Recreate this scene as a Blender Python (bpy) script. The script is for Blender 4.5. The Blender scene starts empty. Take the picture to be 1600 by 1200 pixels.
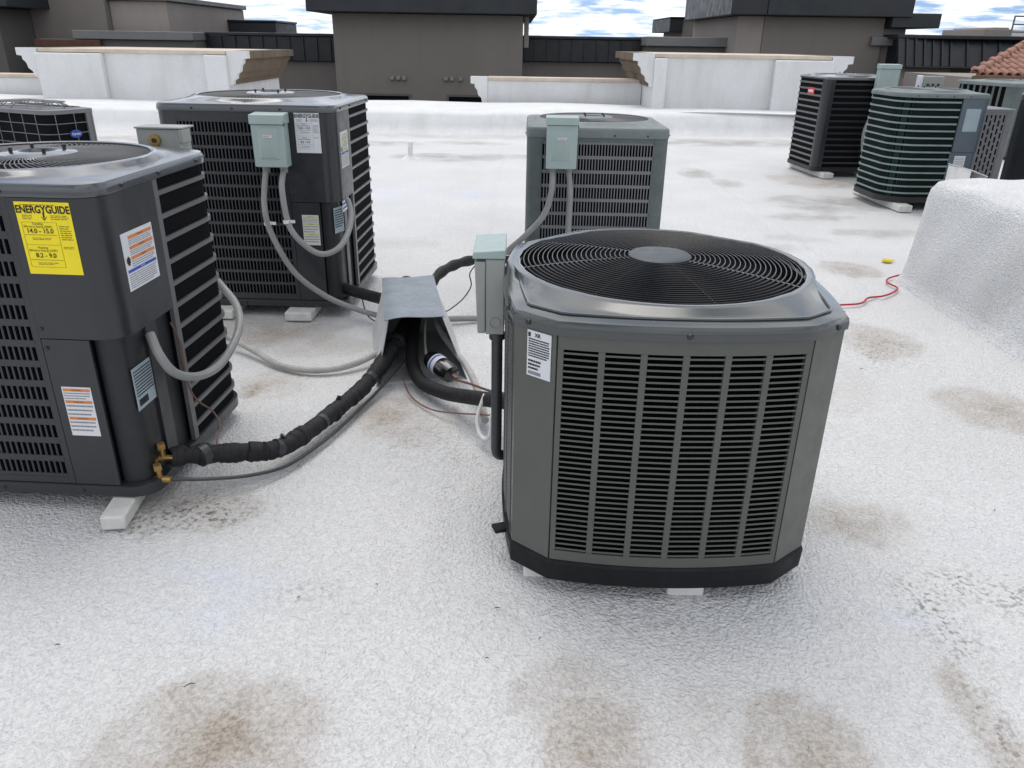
import bpy, math, random
import numpy as np
from mathutils import Vector, Matrix
random.seed(7); rng = np.random.default_rng(7)
S = bpy.context.scene
COL = S.collection
PI = math.pi; R_ = math.radians

# ------------------------------------------------------------------ camera
cam = bpy.data.cameras.new("camera"); camo = bpy.data.objects.new("camera", cam); COL.objects.link(camo)
cam.sensor_width = 36.0; cam.lens = 36.0*1202/1600; cam.clip_end = 3000; cam.clip_start = 0.05
pitch, roll = 23.99, 0.934
camo.matrix_world = (Matrix.Translation((0, 0, 1.36)) @ Matrix.Rotation(R_(90-pitch), 4, 'X') @ Matrix.Rotation(R_(roll), 4, 'Z'))
S.camera = camo
# ------------------------------------------------------------------ world
SUN_EL, SUN_AZ = R_(66), R_(-22)       # azimuth measured from +Y towards +X
W = bpy.data.worlds.new("World"); S.world = W; W.use_nodes = True
wn = W.node_tree; wn.nodes.clear()
def wnode(t, **k):
    n = wn.nodes.new(t)
    for a, b in k.items(): setattr(n, a, b)
    return n
wo = wnode('ShaderNodeOutputWorld'); bg = wnode('ShaderNodeBackground')
tc = wnode('ShaderNodeTexCoord'); sep = wnode('ShaderNodeSeparateXYZ')
wn.links.new(tc.outputs['Generated'], sep.inputs[0])
# sky lookup lifted a little off the horizon so the low sky keeps its blue
zz = wnode('ShaderNodeMath', operation='ABSOLUTE'); wn.links.new(sep.outputs[2], zz.inputs[0])
zl = wnode('ShaderNodeMath', operation='MULTIPLY_ADD'); wn.links.new(zz.outputs[0], zl.inputs[0]); zl.inputs[1].default_value = .85; zl.inputs[2].default_value = .22
cv = wnode('ShaderNodeCombineXYZ'); wn.links.new(sep.outputs[0], cv.inputs[0]); wn.links.new(sep.outputs[1], cv.inputs[1]); wn.links.new(zl.outputs[0], cv.inputs[2])
nv = wnode('ShaderNodeVectorMath', operation='NORMALIZE'); wn.links.new(cv.outputs[0], nv.inputs[0])
sky = wnode('ShaderNodeTexSky', sky_type='NISHITA'); sky.sun_disc = False
sky.sun_elevation = SUN_EL; sky.sun_rotation = SUN_AZ; sky.air_density = 1.0; sky.dust_density = .6; sky.ozone_density = 2.0
wn.links.new(nv.outputs[0], sky.inputs[0])
sks = wnode('ShaderNodeVectorMath', operation='SCALE'); sks.inputs['Scale'].default_value = .11
wn.links.new(sky.outputs[0], sks.inputs[0])
# clouds: noise on a flattened dome, so they shrink towards the horizon
zd = wnode('ShaderNodeMath', operation='ADD'); wn.links.new(zz.outputs[0], zd.inputs[0]); zd.inputs[1].default_value = .12
inv = wnode('ShaderNodeMath', operation='DIVIDE'); inv.inputs[0].default_value = 1.0; wn.links.new(zd.outputs[0], inv.inputs[1])
cs = wnode('ShaderNodeVectorMath', operation='SCALE'); wn.links.new(tc.outputs['Generated'], cs.inputs[0]); wn.links.new(inv.outputs[0], cs.inputs['Scale'])
mp = wnode('ShaderNodeMapping'); mp.inputs['Scale'].default_value = (1.0, 1.0, 1.5); mp.inputs['Location'].default_value = (3.1, .7, .4); wn.links.new(cs.outputs[0], mp.inputs[0])
nz = wnode('ShaderNodeTexNoise'); nz.inputs['Scale'].default_value = 2.6; nz.inputs['Detail'].default_value = 9; nz.inputs['Roughness'].default_value = .58
wn.links.new(mp.outputs[0], nz.inputs['Vector'])
cr = wnode('ShaderNodeValToRGB'); cr.color_ramp.elements[0].position = .385; cr.color_ramp.elements[1].position = .56
wn.links.new(nz.outputs['Fac'], cr.inputs[0])
nz2 = wnode('ShaderNodeTexNoise'); nz2.inputs['Scale'].default_value = 4.5; nz2.inputs['Detail'].default_value = 6
wn.links.new(mp.outputs[0], nz2.inputs['Vector'])
cc = wnode('ShaderNodeValToRGB'); cc.color_ramp.elements[0].position = .3; cc.color_ramp.elements[1].position = .68
cc.color_ramp.elements[0].color = (.80, .81, .83, 1); cc.color_ramp.elements[1].color = (1.22, 1.20, 1.17, 1)
wn.links.new(nz2.outputs['Fac'], cc.inputs[0])
mx = wnode('ShaderNodeMix', data_type='RGBA'); wn.links.new(cr.outputs[0], mx.inputs[0])
wn.links.new(sks.outputs[0], mx.inputs[6]); wn.links.new(cc.outputs[0], mx.inputs[7])
wn.links.new(mx.outputs[2], bg.inputs[0]); bg.inputs[1].default_value = 1.0
wn.links.new(bg.outputs[0], wo.inputs[0])
# sun veiled by thin cloud
sl = bpy.data.lights.new("sun", 'SUN'); sl.energy = 1.2; sl.angle = R_(42); sl.color = (1, .96, .90)
so = bpy.data.objects.new("sun", sl); COL.objects.link(so); so.location = (0, 0, 20)
sd = Vector((math.sin(SUN_AZ)*math.cos(SUN_EL), math.cos(SUN_AZ)*math.cos(SUN_EL), math.sin(SUN_EL)))
so.rotation_euler = sd.to_track_quat('Z', 'Y').to_euler()
S.view_settings.view_transform = 'Standard'; S.view_settings.look = 'None'
S.view_settings.exposure = 0.39; S.view_settings.gamma = 1.0

# ------------------------------------------------------------------ materials
MATS = {}
class NT:
    def __init__(s, name):
        s.m = bpy.data.materials.new(name); s.m.use_nodes = True; s.t = s.m.node_tree; s.t.nodes.clear()
        s.o = s.n('ShaderNodeOutputMaterial'); s.b = s.n('ShaderNodeBsdfPrincipled'); s.l(s.b.outputs[0], s.o.inputs[0])
        s.tc = s.n('ShaderNodeTexCoord')
    def n(s, t, **k):
        n = s.t.nodes.new(t)
        for a, b in k.items(): setattr(n, a, b)
        return n
    def l(s, a, b): s.t.links.new(a, b)
    def noise(s, scale, detail=4, rough=.55, vec=None, coord='Object'):
        n = s.n('ShaderNodeTexNoise'); n.inputs['Scale'].default_value = scale; n.inputs['Detail'].default_value = detail; n.inputs['Roughness'].default_value = rough
        s.l(vec if vec is not None else s.tc.outputs[coord], n.inputs['Vector']); return n.outputs['Fac']
    def ramp(s, f, a, b, ca, cb):
        r = s.n('ShaderNodeValToRGB'); e = r.color_ramp.elements; e[0].position = a; e[1].position = b
        e[0].color = (*ca, 1) if len(ca) == 3 else ca; e[1].color = (*cb, 1) if len(cb) == 3 else cb
        s.l(f, r.inputs[0]); return r.outputs[0]
    def mix(s, f, a, b, mode='MIX'):
        m = s.n('ShaderNodeMix', data_type='RGBA', blend_type=mode)
        for i, v in ((0, f), (6, a), (7, b)):
            if hasattr(v, 'is_linked'): s.l(v, m.inputs[i])
            else: m.inputs[i].default_value = v if i == 0 else (*v, 1)
        return m.outputs[2]
    def math(s, op, a, b=None, c=None):
        m = s.n('ShaderNodeMath', operation=op)
        for i, v in enumerate((a, b, c)):
            if v is None: continue
            if hasattr(v, 'is_linked'): s.l(v, m.inputs[i])
            else: m.inputs[i].default_value = v
        return m.outputs[0]
    def bump(s, h, strength, dist, prev=None):
        b = s.n('ShaderNodeBump'); b.inputs['Strength'].default_value = strength; b.inputs['Distance'].default_value = dist
        s.l(h, b.inputs['Height'])
        if prev is not None: s.l(prev, b.inputs['Normal'])
        return b.outputs[0]
    def set(s, **k):
        for a, v in k.items():
            i = s.b.inputs[a.replace('_', ' ')]
            if hasattr(v, 'is_linked'): s.l(v, i)
            else: i.default_value = (*v, 1) if isinstance(v, tuple) and len(v) == 3 else v

def paint(name, col, rough=.4, var=.12, scale=6., metal=0., coat=0., dust=None, bump=0., spec=.5):
    """painted / plastic / metal surface with faint uneven tone, smudges and optional dust"""
    if name in MATS: return MATS[name]
    t = NT(name)
    f = t.noise(scale, 6, .6)
    c = t.ramp(f, .3, .7, tuple(v*(1-var) for v in col), tuple(min(1, v*(1+var)) for v in col))
    sm = t.n('ShaderNodeMapping'); sm.inputs['Scale'].default_value = (9, 9, .7); t.l(t.tc.outputs['Object'], sm.inputs[0])
    c = t.mix(t.ramp(t.noise(3., 4, .6, sm.outputs[0]), .48, .75, (0, 0, 0), (.3,)*3), c, tuple(v*.8+.012 for v in col))
    if dust:
        d = t.noise(scale*2.3, 8, .7); c = t.mix(t.ramp(d, .5, .75, (0, 0, 0), (.45, .45, .45)), c, dust)
    rr = t.ramp(t.noise(scale*3, 5, .6), .3, .7, (rough*.8,)*3, (min(1, rough*1.25),)*3)
    t.set(Base_Color=c, Roughness=rr, Metallic=metal)
    t.b.inputs['Specular IOR Level'].default_value = spec
    if coat: t.b.inputs['Coat Weight'].default_value = coat; t.b.inputs['Coat Roughness'].default_value = .15
    if bump: t.set(Normal=t.bump(t.noise(scale*25, 3), .4, bump))
    MATS[name] = t.m; return t.m

def foam(name, base=(.72, .72, .72), attr=False, peel=1.0):
    t = NT(name)
    P = t.tc.outputs['Object']
    # orange-peel skin of sprayed foam: small lumps with creases between them
    nn = t.n('ShaderNodeTexNoise'); nn.inputs['Scale'].default_value = 30; nn.inputs['Detail'].default_value = 1; t.l(P, nn.inputs['Vector'])
    sc = t.n('ShaderNodeVectorMath', operation='SCALE'); sc.inputs['Scale'].default_value = .03; t.l(nn.outputs['Color'], sc.inputs[0])
    wv = t.n('ShaderNodeVectorMath', operation='ADD'); t.l(P, wv.inputs[0]); t.l(sc.outputs[0], wv.inputs[1])
    w = t.n('ShaderNodeTexVoronoi', feature='F1'); w.inputs['Scale'].default_value = 92; t.l(wv.outputs[0], w.inputs['Vector'])
    vor = w.outputs['Distance']; n1 = t.noise(112, 3, .6); nl = t.noise(1.3, 4, .55)
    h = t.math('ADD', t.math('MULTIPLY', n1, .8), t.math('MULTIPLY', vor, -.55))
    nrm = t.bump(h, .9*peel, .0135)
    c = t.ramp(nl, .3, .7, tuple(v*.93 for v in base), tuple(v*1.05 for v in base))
    # shade in the creases between lumps, painted into the colour
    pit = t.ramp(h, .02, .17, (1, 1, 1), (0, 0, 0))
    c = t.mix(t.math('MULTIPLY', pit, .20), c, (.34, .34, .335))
    if attr:
        def at(n):
            a = t.n('ShaderNodeAttribute'); a.attribute_name = n; return a.outputs['Fac']
        brk = t.noise(7, 7, .65); pitn = t.ramp(t.noise(75, 3, .6), .44, .60, (0, 0, 0), (1, 1, 1))
        br = at('brown')
        soft = t.math('MULTIPLY', br, t.ramp(brk, .30, .60, (.35,)*3, (1,)*3))
        c = t.mix(t.math('MULTIPLY', soft, .88), c, (.33, .255, .175))
        c = t.mix(t.math('MULTIPLY', t.math('MULTIPLY', soft, pitn), .62), c, (.15, .105, .07))
        pt = t.math('MULTIPLY', at('pits'), t.ramp(t.noise(58, 3, .6), .52, .62, (0, 0, 0), (1, 1, 1)))
        c = t.mix(t.math('MULTIPLY', pt, .8), c, (.11, .09, .075))
        gr = t.math('MULTIPLY', at('pond'), t.ramp(t.noise(2.2, 6, .6), .34, .56, (.1,)*3, (1,)*3))
        c = t.mix(t.math('MULTIPLY', gr, .95), c, (.27, .26, .235))
        c = t.mix(t.math('MULTIPLY', at('blue'), t.ramp(t.noise(3.5, 5), .4, .6, (0, 0, 0), (.45,)*3)), c, (.60, .67, .86))
        rough = t.ramp(gr, 0, 1, (.55,)*3, (.3,)*3)
        t.set(Roughness=rough)
    else:
        sm = t.n('ShaderNodeMapping'); sm.inputs['Scale'].default_value = (2.2, 2.2, .5); t.l(P, sm.inputs[0])
        c = t.mix(t.ramp(t.noise(1.6, 6, .62, sm.outputs[0]), .47, .72, (0, 0, 0), (.5,)*3), c, tuple(v*q for v, q in zip(base, (.74, .72, .68))))
        t.set(Roughness=.55)
    t.set(Base_Color=c, Normal=nrm)
    t.b.inputs['Specular IOR Level'].default_value = .45
    MATS[name] = t.m; return t.m

def stucco(name, col):
    t = NT(name)
    big = t.noise(.35, 5, .6); c = t.ramp(big, .3, .7, tuple(v*.9 for v in col), tuple(v*1.08 for v in col))
    st = t.n('ShaderNodeMapping'); st.inputs['Scale'].default_value = (3, 3, .25); t.l(t.tc.outputs['Object'], st.inputs[0])
    c = t.mix(t.ramp(t.noise(1.2, 6, .6, st.outputs[0]), .5, .8, (0, 0, 0), (.35,)*3), c, tuple(v*.75 for v in col))
    t.set(Base_Color=c, Roughness=.9, Normal=t.bump(t.noise(60, 3), .4, .006)); MATS[name] = t.m; return t.m

def coil(name, col):
    """finned coil: fine upright aluminium fins, near black with darker gaps between"""
    t = NT(name)
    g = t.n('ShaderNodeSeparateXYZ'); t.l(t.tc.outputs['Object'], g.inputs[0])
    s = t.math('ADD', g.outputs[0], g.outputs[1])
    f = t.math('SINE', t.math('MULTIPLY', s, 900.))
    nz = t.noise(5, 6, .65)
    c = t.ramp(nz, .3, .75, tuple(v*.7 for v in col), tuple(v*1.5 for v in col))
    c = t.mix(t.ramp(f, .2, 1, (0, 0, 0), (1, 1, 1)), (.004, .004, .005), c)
    t.set(Base_Color=c, Roughness=.85); t.b.inputs['Specular IOR Level'].default_value = .08; MATS[name] = t.m; return t.m

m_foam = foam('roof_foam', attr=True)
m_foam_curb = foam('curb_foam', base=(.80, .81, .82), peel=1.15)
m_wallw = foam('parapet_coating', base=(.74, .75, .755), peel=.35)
m_tan = paint('tan_cap', (.58, .50, .41), .8, .15, 3)
m_brown = paint('brown_cornice', (.13, .098, .065), .85, .25, 2)
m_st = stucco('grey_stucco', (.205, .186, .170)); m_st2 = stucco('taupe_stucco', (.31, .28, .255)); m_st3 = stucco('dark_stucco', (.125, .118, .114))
m_metal = paint('dark_roof_metal', (.011, .0135, .018), .42, .2, 1.2)
m_fascia = paint('dark_fascia', (.015, .019, .024), .5, .2, .8)
m_greyband = paint('grey_coping', (.19, .19, .19), .6, .1, 1.)
m_clay = paint('clay_tile', (.27, .135, .10), .8, .35, 4)
m_black = paint('black_void', (.004, .004, .005), .6)
m_glass = paint('dark_glass', (.006, .006, .008), .1)
m_asphalt = paint('asphalt', (.05, .05, .052), .9, .2, .3)
m_olive = paint('olive_enamel', (.080, .085, .075), .42, .06, 7, coat=.15)
m_olive_cap = paint('olive_cap_enamel', (.040, .047, .047), .2, .08, 5, coat=.7)
m_basepl = paint('black_plastic', (.006, .0065, .008), .55, .2, 8, spec=.28)
m_wire = paint('black_wire', (.02, .02, .022), .25, .1, 8)
m_blade = paint('grey_blade', (.045, .043, .05), .35, .3, 9)
m_hub = paint('grey_hub', (.05, .06, .07), .5, .1, 8)
m_char = paint('charcoal_enamel', (.019, .021, .025), .36, .07, 6, coat=.2)
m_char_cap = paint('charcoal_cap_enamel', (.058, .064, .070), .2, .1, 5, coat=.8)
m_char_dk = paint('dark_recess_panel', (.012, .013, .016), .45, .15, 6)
m_green = paint('weathered_green_enamel', (.088, .112, .108), .6, .22, 5, dust=(.17, .17, .175))
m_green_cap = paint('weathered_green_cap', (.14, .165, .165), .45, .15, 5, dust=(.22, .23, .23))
m_bluegrey = paint('bluegrey_enamel', (.085, .11, .135), .5, .15, 5)
m_midgrey = paint('mid_grey_enamel', (.15, .155, .165), .5, .1, 5)
m_strap_green = paint('pale_green_strap', (.19, .25, .235), .5, .15, 9)
m_strap = paint('grey_strap', (.115, .115, .12), .35, .1, 9)
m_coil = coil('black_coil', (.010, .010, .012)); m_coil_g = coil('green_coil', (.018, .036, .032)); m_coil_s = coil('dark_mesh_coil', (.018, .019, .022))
m_galv = paint('galvanised_sheet', (.20, .23, .26), .42, .14, 14, metal=.35)
m_galv_in = paint('galvanised_dull', (.48, .49, .49), .6, .15, 9, metal=.0)
m_dbox = paint('pale_green_box', (.33, .41, .40), .5, .06, 8)
m_dbox2 = paint('grey_box', (.30, .315, .30), .5, .06, 8)
m_conduit = paint('grey_conduit', (.24, .245, .24), .5, .1, 9)
m_conduit_w = paint('dusty_conduit', (.38, .37, .35), .6, .2, 14)
m_pvc = paint('dark_pvc', (.035, .038, .042), .4, .1, 9)
m_rubber = paint('black_foam_insulation', (.012, .012, .013), .55, .3, 30, dust=(.016, .016, .017), bump=.004, spec=.3)
m_copper = paint('weathered_copper', (.16, .085, .06), .5, .3, 20)
m_brass = paint('brass', (.42, .27, .10), .38, .2, 30, metal=.8)
m_wood = paint('painted_sleeper', (.62, .61, .58), .75, .15, 14, bump=.004)
m_pad = paint('white_pad', (.70, .70, .68), .8, .08, 12)
m_yellow = paint('yellow_label', (.86, .70, .01), .5, .02, 3)
m_paper = paint('white_label', (.66, .67, .70), .5, .03, 3)
m_cream = paint('faded_label', (.60, .61, .58), .55, .05, 5)
m_plate = paint('silver_plate', (.30, .37, .41), .4, .08, 8)
m_ink = paint('black_ink', (.006, .006, .006), .6); m_grey_ink = paint('grey_ink', (.22, .22, .24), .7); m_yink = paint('soft_ink', (.16, .13, .01), .7)
m_orange = paint('orange_ink', (.62, .22, .06), .6); m_blue = paint('blue_ink', (.03, .08, .42), .6); m_lime = paint('faded_lime_ink', (.50, .55, .25), .6)
m_red = paint('red_wire', (.42, .015, .03), .4); m_redlogo = paint('red_badge', (.55, .05, .06), .4); m_oval = paint('blue_badge', (.02, .05, .30), .4)
m_yel = paint('yellow_plastic', (.75, .55, .02), .5)
m_steel = paint('rail_steel', (.20, .22, .25), .5, .1, 4)
m_screw = paint('dark_screw', (.02, .02, .022), .4)
m_tie = paint('white_strap', (.7, .7, .7), .5)

# ------------------------------------------------------------------ mesh helpers
class MB:
    def __init__(s): s.v = []; s.f = []
    def add(s, vs, fs):
        o = len(s.v); s.v += [tuple(map(float, v)) for v in vs]; s.f += [tuple(i+o for i in f) for f in fs]; return s
    def box(s, x0, x1, y0, y1, z0, z1, M=None):
        vs = [(x0,y0,z0),(x1,y0,z0),(x1,y1,z0),(x0,y1,z0),(x0,y0,z1),(x1,y0,z1),(x1,y1,z1),(x0,y1,z1)]
        if M is not None: vs = [tuple(M @ Vector(v)) for v in vs]
        return s.add(vs, [(0,3,2,1),(4,5,6,7),(0,1,5,4),(1,2,6,5),(2,3,7,6),(3,0,4,7)])
    def hexa(s, p): # 8 points: bottom 4 ccw, top 4 ccw
        return s.add(p, [(0,3,2,1),(4,5,6,7),(0,1,5,4),(1,2,6,5),(2,3,7,6),(3,0,4,7)])
    def prism(s, pts, z0, z1):
        n = len(pts)
        return s.add([(x,y,z0) for x,y in pts]+[(x,y,z1) for x,y in pts], [tuple(range(n))[::-1], tuple(range(n,2*n))]+[(i,(i+1)%n,n+(i+1)%n,n+i) for i in range(n)])
    def extrude_y(s, prof, y0, y1): # closed (x,z) profile
        n = len(prof)
        return s.add([(x,y0,z) for x,z in prof]+[(x,y1,z) for x,z in prof], [tuple(range(n)), tuple(range(n,2*n))[::-1]]+[(i,n+i,n+(i+1)%n,(i+1)%n) for i in range(n)])
    def loft(s, rings, cap0=False, cap1=False):
        n = len(rings[0]); vs = [p for r in rings for p in r]; fs = []
        for k in range(len(rings)-1):
            for i in range(n):
                j = (i+1) % n; fs.append((k*n+i, k*n+j, (k+1)*n+j, (k+1)*n+i))
        if cap0: fs.append(tuple(range(n))[::-1])
        if cap1: fs.append(tuple(range((len(rings)-1)*n, len(rings)*n)))
        return s.add(vs, fs)
    def tube(s, path, r, n=10, caps=True):
        P = [Vector(p) for p in path]; rr = r if hasattr(r, '__len__') else [r]*len(P)
        T = [(P[min(i+1,len(P)-1)]-P[max(i-1,0)]).normalized() for i in range(len(P))]
        up = Vector((0,0,1)) if abs(T[0].z) < .9 else Vector((1,0,0))
        N = (up - T[0]*up.dot(T[0])).normalized(); rings = []
        for i, p in enumerate(P):
            N = (N - T[i]*N.dot(T[i])).normalized(); B = T[i].cross(N)
            rings.append([tuple(p + (N*math.cos(2*PI*k/n) + B*math.sin(2*PI*k/n))*rr[i]) for k in range(n)])
        return s.loft(rings, caps, caps)
    def cyl(s, c, r, h, n=16, axis='z'):
        a = {'x': Vector((1,0,0)), 'y': Vector((0,1,0)), 'z': Vector((0,0,1))}[axis]; c = Vector(c)
        return s.tube([c, c+a*h], r, n)
    def ring(s, c, R, r, n=64, m=6):
        vs = []; fs = []
        for i in range(n):
            a = 2*PI*i/n
            for k in range(m):
                b = 2*PI*k/m; q = R + r*math.cos(b); vs.append((c[0]+q*math.cos(a), c[1]+q*math.sin(a), c[2]+r*math.sin(b)))
        for i in range(n):
            for k in range(m):
                fs.append((i*m+k, ((i+1)%n)*m+k, ((i+1)%n)*m+(k+1)%m, i*m+(k+1)%m))
        return s.add(vs, fs)
    def mesh(s, name, smooth=True, angle=35):
        me = bpy.data.meshes.new(name); me.from_pydata(s.v, [], s.f)
        if smooth:
            me.polygons.foreach_set('use_smooth', [True]*len(me.polygons))
            me.set_sharp_from_angle(angle=R_(angle))
        me.update(); return me

def link(name, data, mat=None, parent=None, loc=None, rot=None):
    o = bpy.data.objects.new(name, data); COL.objects.link(o)
    if mat is not None and data is not None and not data.materials: data.materials.append(mat)
    if parent is not None: o.parent = parent
    if loc is not None: o.location = loc
    if rot is not None: o.rotation_euler = rot
    return o
def part(name, mb, mat, parent=None, bevel=0, smooth=True, loc=None, rot=None, kind=None, label=None, seg=2):
    o = link(name, mb.mesh(name, smooth) if isinstance(mb, MB) else mb, mat, parent, loc, rot)
    if bevel:
        b = o.modifiers.new('bevel', 'BEVEL'); b.width = bevel; b.segments = seg; b.limit_method = 'ANGLE'; b.angle_limit = R_(40); b.harden_normals = False
    if kind: o['kind'] = kind
    if label: o['label'] = label
    return o
def tag(o, label, cat, group=None, kind=None):
    o['label'] = label; o['category'] = cat
    if group: o['group'] = group
    if kind: o['kind'] = kind
    return o
def thing(name, label, cat, loc=(0,0,0), yaw=0, group=None):
    o = link(name, None); o.location = loc; o.rotation_euler = (0, 0, R_(yaw)); o.empty_display_size = .1
    return tag(o, label, cat, group)
def struct(name, mb, mat, **k):
    o = part(name, mb, mat, **k); o['kind'] = 'structure'; return o
def smoothpath(pts, n=8):
    P = [Vector(p) for p in pts]; out = []
    for i in range(len(P)-1):
        a, b, c, d = P[max(i-1,0)], P[i], P[i+1], P[min(i+2,len(P)-1)]
        for k in range(n):
            t = k/n
            out.append(.5*((2*b)+(c-a)*t+(2*a-5*b+4*c-d)*t*t+(3*b-a-3*c+d)*t**3))
    return out+[P[-1]]

# closed outline with arc-length lookup; s = 0 at front centre, + goes right (counter-clockwise from above)
class Path:
    def __init__(s, pts):
        s.p = np.array(pts, float); q = np.vstack([s.p, s.p[:1]])
        s.cum = np.concatenate([[0], np.cumsum(np.hypot(*np.diff(q, axis=0).T))]); s.L = s.cum[-1]; s.q = q
    def at(s, u):
        u = u % s.L; i = min(np.searchsorted(s.cum, u, side='right')-1, len(s.p)-1)
        t = (u-s.cum[i])/max(1e-9, s.cum[i+1]-s.cum[i]); pt = s.q[i]*(1-t)+s.q[i+1]*t
        d = s.q[i+1]-s.q[i]; d = d/np.hypot(*d); return pt, d, np.array([d[1], -d[0]])
    def sec(s, a, b):
        us = [a]; k0 = math.floor(a/s.L)-1
        cand = sorted(c+s.L*k for k in range(k0, k0+4) for c in s.cum[:-1])
        us += [c for c in cand if a+1e-5 < c < b-1e-5]+[b]
        return us
    def offs(s, d):
        n = len(s.p); out = []
        for i in range(n):
            a = s.p[i]-s.p[i-1]; b = s.p[(i+1)%n]-s.p[i]; t = a/np.hypot(*a)+b/np.hypot(*b); t = t/np.hypot(*t)
            out.append(s.p[i]+d*np.array([t[1], -t[0]]))
        return np.array(out)
def rr(hx, hy, r, n=7, rad=None):
    rad = rad or (r, r, r, r)   # front-right, back-right, back-left, front-left
    pts = [(0, -hy)]
    for (cx, cy, a0, q) in ((hx, -hy, -90, rad[0]), (hx, hy, 0, rad[1]), (-hx, hy, 90, rad[2]), (-hx, -hy, 180, rad[3])):
        ox = cx-math.copysign(q, cx); oy = cy-math.copysign(q, cy)
        for k in range(n+1):
            a = R_(a0+90*k/n); pts.append((ox+q*math.cos(a), oy+q*math.sin(a)))
    out = []
    for i in range(len(pts)):          # split long straights so lofts stay smooth
        a = np.array(pts[i]); b = np.array(pts[(i+1) % len(pts)]); m = max(1, int(np.hypot(*(b-a))/.07))
        out += [tuple(a+(b-a)*k/m) for k in range(m)]
    return Path(out)
def strip(mb, path, a, b, z0, z1, d0, d1):
    """solid band following the outline from a to b, between offsets d0 (inner) and d1 (outer)"""
    us = path.sec(a, b); I = []; O = []
    for k, u in enumerate(us):
        e = 1e-4; p, _, n1 = path.at(u-e if k else u+e); _, _, n2 = path.at(u+e if k < len(us)-1 else u-e)
        n = n1+n2; n = n/np.hypot(*n); I.append(p+n*d0); O.append(p+n*d1)
    m = len(us); vs = [(*p, z0) for p in I]+[(*p, z0) for p in O]+[(*p, z1) for p in I]+[(*p, z1) for p in O]
    fs = []
    for i in range(m-1):
        fs += [(m+i, m+i+1, 3*m+i+1, 3*m+i), (i+1, i, 2*m+i, 2*m+i+1), (2*m+i, 3*m+i, 3*m+i+1, 2*m+i+1), (i, i+1, m+i+1, m+i)]
    fs += [(0, m, 3*m, 2*m), (m-1, 2*m-1+0, 4*m-1, 3*m-1)][:1]+[(2*m-1, m-1, 3*m-1, 4*m-1)]
    return mb.add(vs, fs)
def ring3(pts, z): return [(x, y, z) for x, y in pts]
def circ_like(path, R, c=(0, 0)):
    out = []
    for x, y in path.p:
        a = math.atan2(y-c[1], x-c[0]); out.append((c[0]+R*math.cos(a), c[1]+R*math.sin(a)))
    return np.array(out)

# ------------------------------------------------------------------ labels and lettering
def text_mesh(body, size, bold=0., align='CENTER', sx=1.):
    cu = bpy.data.curves.new('lettering', 'FONT'); cu.body = body; cu.size = size; cu.align_x = align; cu.align_y = 'CENTER'; cu.offset = bold; cu.resolution_u = 3
    ob = bpy.data.objects.new('tmp', cu); COL.objects.link(ob); bpy.context.view_layer.update()
    me = bpy.data.meshes.new_from_object(ob.evaluated_get(bpy.context.evaluated_depsgraph_get()))
    bpy.data.objects.remove(ob); bpy.data.curves.remove(cu)
    for v in me.vertices: v.co = (v.co.x*sx, 0, v.co.y)
    me.materials.clear(); return me
class Label:
    """flat sticker on a surface: local x = right, z = up, -y = out"""
    def __init__(s, parent, loc, ang, w, h, mat, label=None, name='label', tilt=0):
        s.w, s.h = w, h
        s.o = part(name, MB().box(-w/2, w/2, 0, .0012, -h/2, h/2), mat, parent, loc=loc, rot=(0, R_(tilt), ang), label=label)
    def text(s, body, x, z, size, mat=None, bold=0., align='CENTER', sx=1.):
        o = link('lettering', text_mesh(body, size, bold, align, sx), mat or m_ink, s.o); o.location = (x*s.w, -.0009, z*s.h); return o
    def bars(s, rects, mat, name='printed_line', d=.0007):
        mb = MB()
        for x0, x1, z0, z1 in rects: mb.box(x0*s.w, x1*s.w, -d, 0, z0*s.h, z1*s.h)
        return part(name, mb, mat, s.o, smooth=False)
    def fine(s, x0, x1, z0, z1, n, mat=None, t=.35):
        rc = []; dz = (z1-z0)/n
        for k in range(n):
            z = z1-dz*(k+.5); x = x0; e = x1-(random.random()*.3*(x1-x0) if k == n-1 else random.random()*.05)
            while x < e-.01:
                wd = random.uniform(.03, .11); rc.append((x, min(e, x+wd), z-dz*t/2, z+dz*t/2)); x += wd+.016
        return s.bars(rc, mat or m_grey_ink, 'fine_print')
def energy_label(parent, loc, ang, w, h, mat, tilt=0, cut=False, label=None):
    L = Label(parent, loc, ang, w, h, mat, label, tilt=tilt)
    dk = m_ink; soft = m_yink if mat == m_yellow else m_grey_ink
    L.text('ENERGYGUIDE', 0, .395, w*.185, dk, w*.0055, sx=.80)
    L.bars([(-.015, .015, .29, .36)], dk, 'arrow')
    a = MB().add([(-.06*w, -.0007, .31*h), (0, -.0007, .25*h), (.06*w, -.0007, .31*h), (0, -.0007, .275*h)], [(0, 1, 3), (1, 2, 3)]); part('arrow_head', a, dk, L.o, smooth=False)
    L.text('Cooling', -.15, .205, w*.062, dk); L.text('Efficiency Rating (SEER)', -.15, .165, w*.055, dk)
    L.text('14.0 - 15.0', -.13, .105, w*.115, dk, w*.002)
    L.text('Heating', -.15, -.125, w*.062, dk); L.text('Efficiency Rating (HSPF)', -.15, -.165, w*.055, dk)
    L.text('8.2 - 9.0', -.12, -.235, w*.115, dk, w*.002)
    L.bars([(-.42, .16, .05, .055), (-.42, .18, -.30, -.295), (-.44, .2, -.085, -.083), (-.44, .2, .225, .227), (-.44, .2, -.40, -.398), (-.44, -.437, -.40, .225), (.2, .203, -.40, .225)], soft)
    L.fine(-.40, -.18, .26, .33, 3, soft); L.fine(.12, .46, .26, .33, 3, soft); L.fine(.24, .47, -.02, .19, 7, soft); L.fine(.24, .47, -.14, -.1, 2, soft); L.fine(-.3, .1, -.37, -.33, 2, soft); L.fine(-.3, .1, -.02, .02, 2, soft)
    L.fine(-.4, .4, .45, .475, 1, soft)
    return L
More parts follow.
